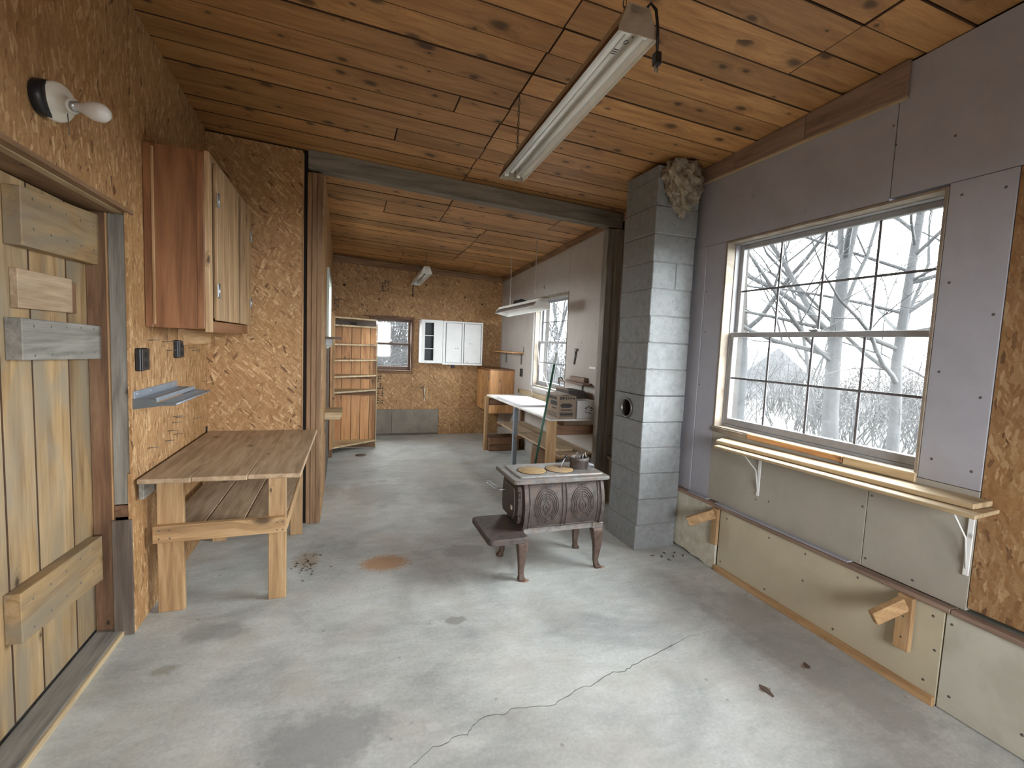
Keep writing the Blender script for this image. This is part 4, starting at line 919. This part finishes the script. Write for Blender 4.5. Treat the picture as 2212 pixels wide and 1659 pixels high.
tube('wire', [(1.64, 3.05, .70), (1.655, 3.05, .775), (1.665, 3.045, .785), (1.675, 3.045, .74)], .002, WIRE, fc, 4)
ll = thing('lid_lifter', 'small steel lid lifter leaning upright on stove top', 'tool', (1.47, 3.06, .68))
tube('handle', [(1.478, 3.055, .689), (1.495, 3.065, .715), (1.53, 3.085, .748)], .005, ZINC, ll, 8); lathe('tip', [(.010, 0), (.012, .004), (.006, .012), (0, .012)], (1.474, 3.053, .6785), (.3, .1, 1), IRON, ll, 10)
tube('grip', [(1.524, 3.082, .743), (1.54, 3.09, .757)], .009, BLACK, ll, 8)

# ------------------------------------------------------------------ shop lights
def chain_pts(bm, a, b_, link=.028, r=.0021):
    a, b_ = Vector(a), Vector(b_); d = b_ - a; n = max(2, int(d.length / link)); t = d.normalized(); u = t.orthogonal().normalized(); v = t.cross(u)
    for i in range(n):
        c = a + d * ((i + .5) / n); s = u if i % 2 else v; L = d.length / n * .62
        add_tube(bm, [c + t * L * math.cos(q) + s * .006 * math.sin(q) for q in [2 * math.pi * k / 8 for k in range(8)]], r, 4, None, True)
def shop_light(label, length, width, outer, endm, tubes=True):
    """built along +Y from the origin, opening downwards; returns the root at identity"""
    root = thing('shop_light', label, 'light'); wv = width / 2
    def shell(nm, pts, mat, th=.0025):
        bm = bmesh.new(); inner = [(x, z - th) if abs(x) < wv * .6 else (x * .975, z) for x, z in pts]
        add_prism(bm, pts + inner[::-1], 'y', 0.004, length - .004); return finish(nm, bm, mat, root)
    shell('reflector', [(-wv, -.012), (-wv, .004), (-wv * .52, .052), (wv * .52, .052), (wv, .004), (wv, -.012)], ENAMEL)
    box('housing', -wv * .5, wv * .5, .0, length, .053, .088, endm, root, .004)
    prism('flank', [(-wv - .0025, -.012), (-wv - .0025, .0042), (-wv * .54, .0535), (-wv * .54, .051), (-wv - .0005, .0035), (-wv - .0005, -.012)], 'y', .004, length - .004, outer, root)
    for yy in (0.0, length - .004):
        prism('end_cap', [(-wv, -.012), (-wv, .004), (-wv * .54, .088), (wv * .54, .088), (wv, .004), (wv, -.012)], 'y', yy, yy + .0035, endm, root)
    prism('ballast_cover', [(-wv * .22, .050), (-wv * .12, .030), (wv * .12, .030), (wv * .22, .050)], 'y', .005, length - .005, ENAMEL, root)
    for s in (-1, 1):
        for yy in (.012, length - .032): box('lamp_socket', s * wv * .5 - .012, s * wv * .5 + .012, yy, yy + .018, .0, .048, ENAMEL if outer is not BLACK else BLACK, root, .003)
        if tubes: tube('lamp_tube', [(s * wv * .5, .031, .020), (s * wv * .5, length - .033, .020)], .0125, TUBEM, root, 14)
    return root
def place(root, near, far, roll=0.0):
    a, b_ = Vector(near), Vector(far); yv = (b_ - a).normalized(); xv = yv.cross(Vector((0, 0, 1))).normalized(); zv = xv.cross(yv)
    m = Matrix((xv, yv, zv)).transposed().to_4x4() @ Matrix.Rotation(roll, 4, 'Y'); m.translation = a
    root.matrix_world = m; WM[root.name] = m; return m
s1 = shop_light('long twin tube shop light hanging nearest the viewer', 1.37, .152, RUSTEN, DIRTYENAMEL)
tube('power_cord', [(.03, .02, .085), (.045, .0, .105), (.06, -.01, .08), (.068, -.012, .02), (.070, -.01, -.06)], .0055, BLACK, s1, 8)
box('plug', .058, .082, -.024, .004, -.105, -.06, BLACK, s1, .004)
for s in (-.004, .006): box('plug_prong', .066 + s, .068 + s, -.013, -.007, -.128, -.1055, ZINC, s1, 0)
box('label_mark', .018, .022, .065, .073, .0285, .0295, INK, s1, 0)
bm = bmesh.new(); add_tube(bm, [(.012 + .007 * math.cos(a), .10 + .010 * math.sin(a), .0290) for a in [2 * math.pi * k / 14 for k in range(14)]], .0015, 4, None, True); finish('label_mark', bm, INK, s1)
for k in range(3): box('label_mark', -.010, .010, .145 + k * .012, .149 + k * .012, .0285, .0295, INK, s1, 0)
m = place(s1, (.935, 1.50, 2.622), (.955, 2.87, 2.555))
def chains(root, m, ys, x=0.0, zt=.088, mat=None):
    inv = m.inverted()
    for yy in ys:
        p = m @ Vector((x, yy, zt)); q = Vector((p.x, p.y, cz(p.x, p.y) - .001)); bm = bmesh.new(); chain_pts(bm, p, q)
        o = finish('chain', bm, mat or STEEL, None, True); o.parent = root; o.matrix_parent_inverse = inv
chains(s1, m, (.10, 1.27))
s2 = shop_light('small distant shop light hanging before far strand wall', 1.06, .145, ENAMEL, ENAMEL)
tube('power_cord', [(-.02, 1.05, .05), (-.04, 1.03, -.03), (-.045, 1.02, -.16)], .006, BLACK, s2, 6); box('plug', -.058, -.034, 1.008, 1.032, -.20, -.16, BLACK, s2, .003)
m = place(s2, (1.075, 6.75, 2.485), (1.07, 7.80, 2.435)); chains(s2, m, (.1, .95))
s3 = shop_light('tilted shop light on chains over the back workbench', 1.22, .20, plain('dusty_shaded_enamel', (.17, .14, .12), .6), ENAMEL, False)  # flank colour holds the shade of the outer side along with dust
box('ballast_box', -.04, .04, .55, .78, .089, .135, BLACK, s3, .004)
m = place(s3, (2.10, 5.02, 1.985), (2.02, 6.22, 1.95), math.radians(10)); chains(s3, m, (.30, 1.05), .03, .088, plain('bright_chain', (.55, .54, .5), .4, .2))
"""bench follows"""

# ------------------------------------------------------------------ tall corner shelf in the back room
bc = thing('corner_shelf', 'tall pine corner shelf unit with plank back', 'shelf', (.1, 6.8, 0))
box('side_board', -.158, -.128, 6.47, 6.995, .10, 1.86, REDPINE('z'), bc, .003); box('foot', -.158, -.12, 6.47, 6.54, 0, .0995, BROWNW('z'), bc, .003)
box('stile', -.1275, -.10, 6.47, 6.50, .13, 1.84, PINE('z'), bc, .002)
for a, b_ in ((-.158, -.019), (-.019, .108), (.108, .230), (.230, .354), (.354, .437)):
    dark_edges(box('back_plank', a + .0008, b_ - .0008, 6.996, 7.014, 0.01, 1.755 + (.02 if a < 0 else 0), REDPINE('z'), bc, .0025), 1, -1)
box('gap_shade_sheet', -.158, .437, 7.0145, 7.02, 0.01, 1.75, DARKGAP, bc, 0)  # near-black sheet added to stand for shade between the planks
box('edge_strip', .438, .452, 6.97, 7.014, 0.0, 1.755, PALEW('z'), bc, .002)
def tri(z0, z1, zr=0.0):
    hexa('shelf', [(-.127, 6.50, z0), (.437, 6.93, z0 + zr), (.437, 6.995, z0 + zr), (-.127, 6.995, z0), (-.127, 6.50, z1), (.437, 6.93, z1 + zr), (.437, 6.995, z1 + zr), (-.127, 6.995, z1)], PALEW('x'), bc, .002)
for z in (1.80, 1.70, 1.455, 1.248, 1.035, .832, .115): tri(z - .011, z + .011)
for z0, z1, mt in ((1.715, 1.785, DARKW('x')), (.755, .82, BROWNW('x')), (.985, 1.022, BROWNW('x')), (.02, .10, BROWNW('x'))):
    box('rail', -.12, .43, 6.975, 6.9955, z0, z1, mt, bc, .002)

# ------------------------------------------------------------------ shelves seen past the studs
t = thing('wall_shelf', 'dark shelf board jutting out past the studs', 'shelf', (-.1, 5.1, 1.5)); box('board', -.164, -.01, 4.9, 5.25, 1.525, 1.546, DARKW('y'), t, .002); box('bracket', -.164, -.10, 5.0, 5.02, 1.46, 1.5245, STEEL, t, .001)
t = thing('wall_shelf', 'pale thick wooden shelf end low beside the studs', 'shelf', (-.1, 5.0, .74))
prism('board', [(-.164, .748), (-.02, .748), (.0, .818), (-.164, .818)], 'y', 4.90, 5.26, PALEW('x'), t, .002)
tube('bracket', [(-.158, 5.0, .60), (-.155, 5.0, .70), (-.13, 5.0, .735), (-.05, 5.0, .742)], .006, ZINC, t, 6)

# ------------------------------------------------------------------ white cupboards on the far wall
def cup(label, x0, x1, z0, z1):
    c = thing('wall_cupboard', label, 'cupboard', ((x0 + x1) / 2, 7.73, z0)); yb = YF - .001
    box('side', x0, x0 + .018, 7.60, yb, z0, z1, WHITE, c); box('side', x1 - .018, x1, 7.60, yb, z0, z1, WHITE, c)
    box('top', x0 + .0185, x1 - .0185, 7.60, yb, z1 - .018, z1, WHITE, c); box('bottom', x0 + .0185, x1 - .0185, 7.60, yb, z0, z0 + .018, WHITE, c)
    box('back', x0 + .0185, x1 - .0185, yb - .01, yb, z0 + .019, z1 - .019, GREYEND, c); return c
c1 = cup('white wall cupboard with three small open cubbies', 1.15, 1.488, 1.198, 1.882)
box('front_panel', 1.345, 1.488, 7.58, 7.5995, 1.20, 1.88, WHITE, c1)
box('front_panel', 1.15, 1.206, 7.58, 7.5995, 1.20, 1.88, WHITE, c1); box('rail', 1.2065, 1.3445, 7.58, 7.5995, 1.836, 1.88, WHITE, c1); box('rail', 1.2065, 1.3445, 7.58, 7.5995, 1.20, 1.243, WHITE, c1)
for z in (1.43, 1.635): box('cubby_shelf', 1.169, 1.469, 7.585, 7.86, z - .005, z + .005, WHITE, c1, 0)
c2 = cup('white two door wall cupboard left of the corner', 1.492, 2.148, 1.182, 1.878)
for a, b_, k in ((1.492, 1.535, 's'), (1.80, 1.83, 's'), (2.118, 2.148, 's')): box('stile', a, b_, 7.582, 7.5995, 1.182, 1.878, WHITE, c2)
for z0, z1 in ((1.182, 1.212), (1.85, 1.878)):
    box('rail', 1.5355, 1.7995, 7.582, 7.5995, z0, z1, WHITE, c2); box('rail', 1.8305, 2.1175, 7.582, 7.5995, z0, z1, WHITE, c2)
for a, b_, kx in ((1.543, 1.792, 1.70), (1.838, 2.112, 1.93)):
    d = box('door', a, b_, 7.568, 7.590, 1.216, 1.846, WHITE, c2, .003)
    for dx in (0, .035): lathe('screw', [(.007, 0), (.005, .003), (0, .003)], (kx + dx, 7.568, 1.53 if a > 1.8 else 1.45), (0, -1, 0), STEEL, d, 6)
o = box('outlet_box', 1.70, 1.755, YF - .03, YF - .0005, 1.115, 1.178, BLACK, None, .004); tag(o, 'small black outlet box below the two door cupboard', 'outlet')
t = thing('shelf_bracket', 'lone pale shelf bracket on far strand board wall', 'bracket', (1.27, 7.85, .55))
box('upright', 1.262, 1.275, YF - .012, YF - .0005, .56, .80, PORC, t, .001); tube('arm', [(1.268, YF - .012, .79), (1.22, YF - .10, .80), (1.18, YF - .16, .795)], .006, STEEL, t, 5); tube('brace', [(1.268, YF - .012, .62), (1.23, YF - .10, .78)], .004, STEEL, t, 5)

# ------------------------------------------------------------------ corner cabinet
cc = thing('corner_cabinet', 'orange pine cabinet in far right corner behind bench', 'cabinet', (2.35, 7.5, .46))
box('body', 2.176, 2.55, 7.118, 7.875, .465, 1.135, CABW('z'), cc); box('top', 2.15, 2.553, 7.09, 7.877, 1.136, 1.155, CABW('y'), cc, .003)
for a, b_ in ((2.158, 2.29), (2.291, 2.42), (2.421, 2.551)): box('side_plank', a, b_, 7.10, 7.1175, .46, 1.135, REDPINE('z'), cc, .002)
box('stile', 2.157, 2.1755, 7.118, 7.17, .46, 1.135, REDPINE('z'), cc); d = None
for a, b_ in ((7.173, 7.50), (7.505, 7.85)):
    d = box('door', 2.156, 2.1755, a, b_, .48, 1.12, REDPINE('z'), cc, .002)
    for z in (.6, 1.0): box('hinge', 2.152, 2.1555, a + .005, a + .03, z - .03, z + .03, STEEL, d, 0)
t = thing('wall_shelf', 'narrow wooden shelf on drywall above the corner cabinet', 'shelf', (2.45, 7.1, 1.4)); box('board', 2.36, 2.554, 6.72, 7.82, 1.418, 1.438, REDPINE('y'), t, .002)
for yy in (6.8, 7.5): box('bracket', 2.535, 2.5545, yy, yy + .02, 1.25, 1.4175, STEEL, t, .001); 
tube('hook', [(2.55, 6.74, 1.439), (2.55, 6.74, 1.52)], .004, STEEL, t, 5)

# ------------------------------------------------------------------ back workbench
wbn = thing('workbench', 'long white topped workbench under the back window', 'workbench', (2.28, 5.5, 0))
box('bench_top', 1.975, 2.553, 4.385, 6.66, .788, .808, BENCHTOP, wbn, .003)
box('leg', 1.962, 2.066, 4.40, 4.442, 0, .787, LEGW('z'), wbn, .003); box('leg', 1.945, 1.99, 6.585, 6.65, 0, .787, LEGW('z'), wbn, .003)
box('leg', 2.50, 2.552, 4.40, 4.44, 0, .787, BROWNW('z'), wbn, .003); box('leg', 2.50, 2.552, 6.59, 6.65, 0, .787, BROWNW('z'), wbn, .003)
lg = prism('leg', [(2.055, 5.66), (2.105, 5.66), (2.105, 5.666), (2.061, 5.666), (2.061, 5.71), (2.055, 5.71)], 'z', 0, .787, GREYMET, wbn); lg['label'] = 'grey angle iron leg'
box('rail', 2.067, 2.499, 4.405, 4.435, .64, .738, BROWNW('x'), wbn, .003); box('rail', 2.0, 2.499, 6.60, 6.63, .66, .76, BROWNW('x'), wbn, .003)
box('apron', 2.16, 2.18, 4.443, 6.584, .72, .787, BROWNW('y'), wbn, .003)
for a, b_ in ((2.12, 2.33), (2.335, 2.545)): box('shelf_plank', a, b_, 4.45, 6.58, .40, .42, TABW('y'), wbn, .003)
box('backsplash', 2.535, 2.5535, 4.5, 6.88, .81, .885, PALEW('y'), wbn, .003)
for yy in (4.52, 5.6, 6.5): box('shelf_bearer', 2.07, 2.545, yy, yy + .035, .36, .3995, BROWNW('x'), wbn, .002)
o = box('drawing_board', 2.01, 2.46, 5.30, 6.27, .8085, .832, SHEET, None, .003); tag(o, 'flat white board lying on the back workbench', 'board')
o = tube('wire_ring', [(2.505 + .0 * math.cos(a), 6.265 + .055 * math.cos(a), .867 + .056 * math.sin(a)) for a in [2 * math.pi * k / 24 for k in range(24)]], .004, WIRE, None, 5, None, True); tag(o, 'pale wire ring propped against bench backsplash', 'ring')
bx = thing('cardboard_box', 'brown printed cardboard box on near end of bench', 'box', (2.17, 4.55, .808))
box('carton', 2.072, 2.268, 4.40, 4.735, .8085, 1.045, CARD, bx, .003)
prism('flap', [(2.072, 1.045), (2.085, 1.047), (2.20, 1.063), (2.20, 1.060), (2.085, 1.045)], 'y', 4.405, 4.73, CARD, bx)
prism('emblem', [(2.085, .945), (2.11, .968), (2.20, .968), (2.232, .945), (2.20, .922), (2.11, .922)], 'y', 4.3988, 4.3998, INK, bx)
for k, (a, b_, z0, z1) in enumerate(((2.085, 2.10, 1.005, 1.035), (2.105, 2.135, 1.01, 1.033), (2.145, 2.165, 1.01, 1.033), (2.175, 2.19, 1.01, 1.033), (2.20, 2.215, 1.01, 1.033), (2.225, 2.25, 1.01, 1.03), (2.10, 2.22, .893, .905), (2.085, 2.24, .872, .876), (2.085, 2.24, .832, .836), (2.09, 2.235, .842, .866))):
    box('print', a, b_, 4.3989, 4.3999, z0, z1, INK, bx, 0)
for k, (y0, y1, z0, z1) in enumerate(((4.44, 4.60, .94, .985), (4.45, 4.56, .905, .918), (4.43, 4.70, .86, .866), (4.43, 4.70, .842, .848), (4.43, 4.70, .825, .831), (4.45, 4.68, 1.0, 1.03))): box('print', 2.0709, 2.0719, y0, y1, z0, z1, INK, bx, 0)
bx = thing('white_carton', 'small white carton with black print on bench', 'box', (2.4, 4.5, .808)); box('carton', 2.288, 2.495, 4.405, 4.60, .8085, .995, CARTON, bx, .003)
rng = random.Random(6)
for k in range(16):
    a = 2.375 + rng.uniform(0, .085); z = .855 + .085 * rng.random(); box('print', a, a + rng.uniform(.008, .025), 4.4038, 4.4048, z, z + rng.uniform(.004, .011), INK, bx, 0)
bx = thing('dark_box', 'dark open cardboard box behind the printed boxes', 'box', (2.4, 4.75, .81)); 
box('carton', 2.285, 2.48, 4.62, 4.95, .8085, 1.075, plain('dark_cardboard', (.075, .065, .06), .85), bx, .003); prism('flap', [(2.285, 1.075), (2.288, 1.076), (2.272, 1.10), (2.268, 1.099)], 'y', 4.625, 4.945, CARD, bx)
t = thing('wall_shelf', 'small board shelf on drywall just right of back window', 'shelf', (2.5, 4.9, 1.15)); box('board', 2.44, 2.554, 4.60, 5.24, 1.135, 1.155, PURPW('y'), t, .002); box('bracket', 2.54, 2.554, 4.8, 4.82, 1.02, 1.1345, STEEL, t, 0)
o = box('wood_block', 2.50, 2.545, 4.70, 5.04, 1.1555, 1.212, PURPW('y'), None, .003); tag(o, 'short wooden offcut standing on small drywall shelf', 'block')
cl = thing('clamp', 'small dark clamp gripping the small shelf end', 'clamp', (2.47, 5.22, 1.16)); tube('jaw', [(2.46, 5.16, 1.162), (2.46, 5.2, 1.185), (2.46, 5.26, 1.165), (2.46, 5.27, 1.12), (2.46, 5.24, 1.105)], .009, BLACK, cl, 6); tube('screw', [(2.46, 5.235, 1.07), (2.46, 5.235, 1.134)], .004, STEEL, cl, 6)
o = thing('hammer', 'dark tool hanging on drywall right of back window', 'tool', (2.54, 5.0, 1.36)); tube('handle', [(2.545, 5.045, 1.345), (2.545, 5.01, 1.50)], .010, STEEL, o, 6, .014); box('head', 2.53, 2.553, 4.975, 5.03, 1.50, 1.53, STEEL, o, .003)
o = thing('putty_knife', 'white handled scraper lying on nails near post', 'tool', (2.54, 4.55, 1.33)); box('handle', 2.535, 2.552, 4.51, 4.66, 1.315, 1.345, WHITE, o, .006); box('tip', 2.535, 2.552, 4.45, 4.509, 1.322, 1.342, BLACK, o, .005)
o = box('outlet_box', 2.535, 2.5545, 6.75, 6.83, 1.07, 1.19, BLACK, None, .004); tag(o, 'black outlet plate on drywall left of back window', 'outlet')
rod = thing('green_rod', 'thin green pole leaning against front of workbench', 'pole', (1.87, 4.3, 0)); p0, p1 = Vector((1.755, 4.33, .004)), Vector((1.992, 4.345, 1.47))
tube('shaft', [p0, p0.lerp(p1, .93)], .011, GREEN, rod, 10); tube('tip', [p0.lerp(p1, .931), p1], .0105, PALEGREEN, rod, 10)
lathe('hang_ring', [(.004, -.006), (.0085, -.006), (.0085, .006), (.004, .006), (.004, -.006)], p1 + Vector((0, 0, .006)), (0, 1, 0), ZINC, rod, 10)
o = tube('cable', [(2.54, 6.22, 2.0), (2.535, 6.18, 1.6), (2.52, 6.05, 1.3), (2.44, 5.5, 1.02), (2.39, 5.15, .9), (2.35, 4.985, .82)], .005, WIRE, None, 6); tag(o, 'thin white cable hanging from back window to boxes', 'cable')
# under the bench
o = thing('crate', 'low brown wooden crate on floor under workbench', 'crate', (2.2, 6.5, 0))
for z0, z1 in ((0.0, .09), (.10, .19)): box('slat', 1.995, 2.45, 6.50, 6.52, z0, z1, BROWNW('x'), o, .002); box('slat', 1.995, 2.45, 6.82, 6.84, z0, z1, BROWNW('x'), o, .002)
for x in (1.995, 2.43): box('end', x, x + .02, 6.521, 6.819, 0, .19, BROWNW('y'), o, .002)
lathe('drum', [(0, 0), (.15, 0), (.165, .03), (.172, .17), (.165, .30), (.15, .335), (0, .335)], (2.36, 5.35, 0), (0, 0, 1), BROWNW('z'), None, 24)
tag(bpy.data.objects['drum'], 'round brown keg on floor below bench shelf', 'keg')
o = box('plank', 2.14, 2.50, 4.52, 5.0, .0, .05, DARKW('x'), None, .003); tag(o, 'short dark plank on floor below near end of bench', 'plank')
o = box('wood_scrap', 2.18, 2.36, 4.6, 4.75, .4205, .45, PALEW('x'), None, .003); tag(o, 'pale wood scrap on the bench lower shelf', 'scrap')

# ------------------------------------------------------------------ plank shelf under the big window and L braces
ws = thing('plank_shelf', 'two plank shelf on white brackets under large window', 'shelf', (2.45, 1.9, .9))
hexa('plank', [(2.425, 1.165, .950), (2.553, 1.165, .955), (2.553, 2.66, .930), (2.425, 2.60, .925), (2.425, 1.165, .973), (2.553, 1.165, .978), (2.553, 2.66, .953), (2.425, 2.60, .948)], PALEW('y'), ws, .003)
hexa('plank', [(2.35, 1.12, .930), (2.553, 1.14, .932), (2.553, 2.60, .908), (2.36, 2.545, .908), (2.35, 1.12, .948), (2.553, 1.14, .9495), (2.553, 2.60, .9245), (2.36, 2.545, .9235)], PALEW('y'), ws, .003)
for yy, zt in ((2.335, .910), (1.225, .928)):
    box('bracket', 2.546, 2.554, yy - .010, yy + .010, .63, zt - .012, WHITE, ws, .001); tube('bracket_arm', [(2.55, yy, zt - .008), (2.40, yy, zt - .007)], .005, WHITE, ws, 5); tube('bracket_brace', [(2.547, yy, .66), (2.52, yy, .80), (2.42, yy, zt - .012)], .004, WHITE, ws, 5)
for lab, y0, y1, e in (('wooden L brace on loose pale board beside chimney', 2.60, 2.652, Vector((2.36, 2.74, .325))), ('wooden L brace on the beige panel below shelf', 1.372, 1.44, Vector((2.36, 1.455, .335)))):
    t = thing('wood_brace', lab, 'brace', (2.5, y0, .2)); box('upright', 2.490, 2.5145, y0, y1, .19, .449, LEGW('z'), t, .003)
    yc = (y0 + y1) / 2; a = Vector((2.489, yc, .415)); d = (e - a); L = d.length; dx = d.normalized(); s = dx.cross(Vector((0, 0, 1))).normalized(); n = s.cross(dx)
    pts = [a + s * u * .018 + n * v * .032 for u, v in ((-1, -1), (1, -1), (1, 1), (-1, 1))]
    hexa('arm', [tuple(p) for p in pts] + [tuple(p + d) for p in pts], LEGW('x'), t, .003)
    for z in (.25, .35, .41): lathe('screw', [(.005, 0), (.004, .001), (0, .001)], (2.490, yc, z), (-1, 0, 0), STEEL, t, 6)

# ------------------------------------------------------------------ floor litter
rng = random.Random(9)
def chip(name, label, cat, x, y, L, wd, mat, group=None):
    a = rng.uniform(0, 6.28); n = 7; bm = bmesh.new(); c, s = math.cos(a), math.sin(a)
    loop = [(L * .5 * math.cos(q) * rng.uniform(.7, 1.1), wd * .5 * math.sin(q) * rng.uniform(.6, 1.2)) for q in [2 * math.pi * k / n for k in range(n)]]
    add_prism(bm, [(x + u * c - v * s, y + u * s + v * c) for u, v in loop], 'z', 0.0, .004); o = finish(name, bm, mat); return tag(o, label, cat, group)
for x, y in ((2.22, 2.93), (2.28, 2.90), (2.34, 2.95), (2.37, 2.88), (2.42, 2.93), (2.45, 2.87), (2.30, 2.84)):
    chip('wood_chip', 'dark wood chip littering concrete at chimney foot', 'chip', x, y, .04, .012, DARKW('x'), 'wood chips at the chimney foot')
chip('bark_scrap', 'reddish brown scrap on open floor before beige panel', 'scrap', 1.86, 1.56, .085, .03, LEGRUST)
chip('bark_scrap', 'brown scrap on floor nearest the baseboard strip', 'scrap', 2.21, 1.64, .05, .025, LEGRUST)
for k in range(34):
    chip('shaving', 'tiny brown shaving on floor beside right table leg', 'shaving', -.22 + rng.gauss(0, .06), 3.42 + rng.gauss(0, .12), rng.uniform(.012, .028), .006, LEGRUST, 'shavings beside the table leg')
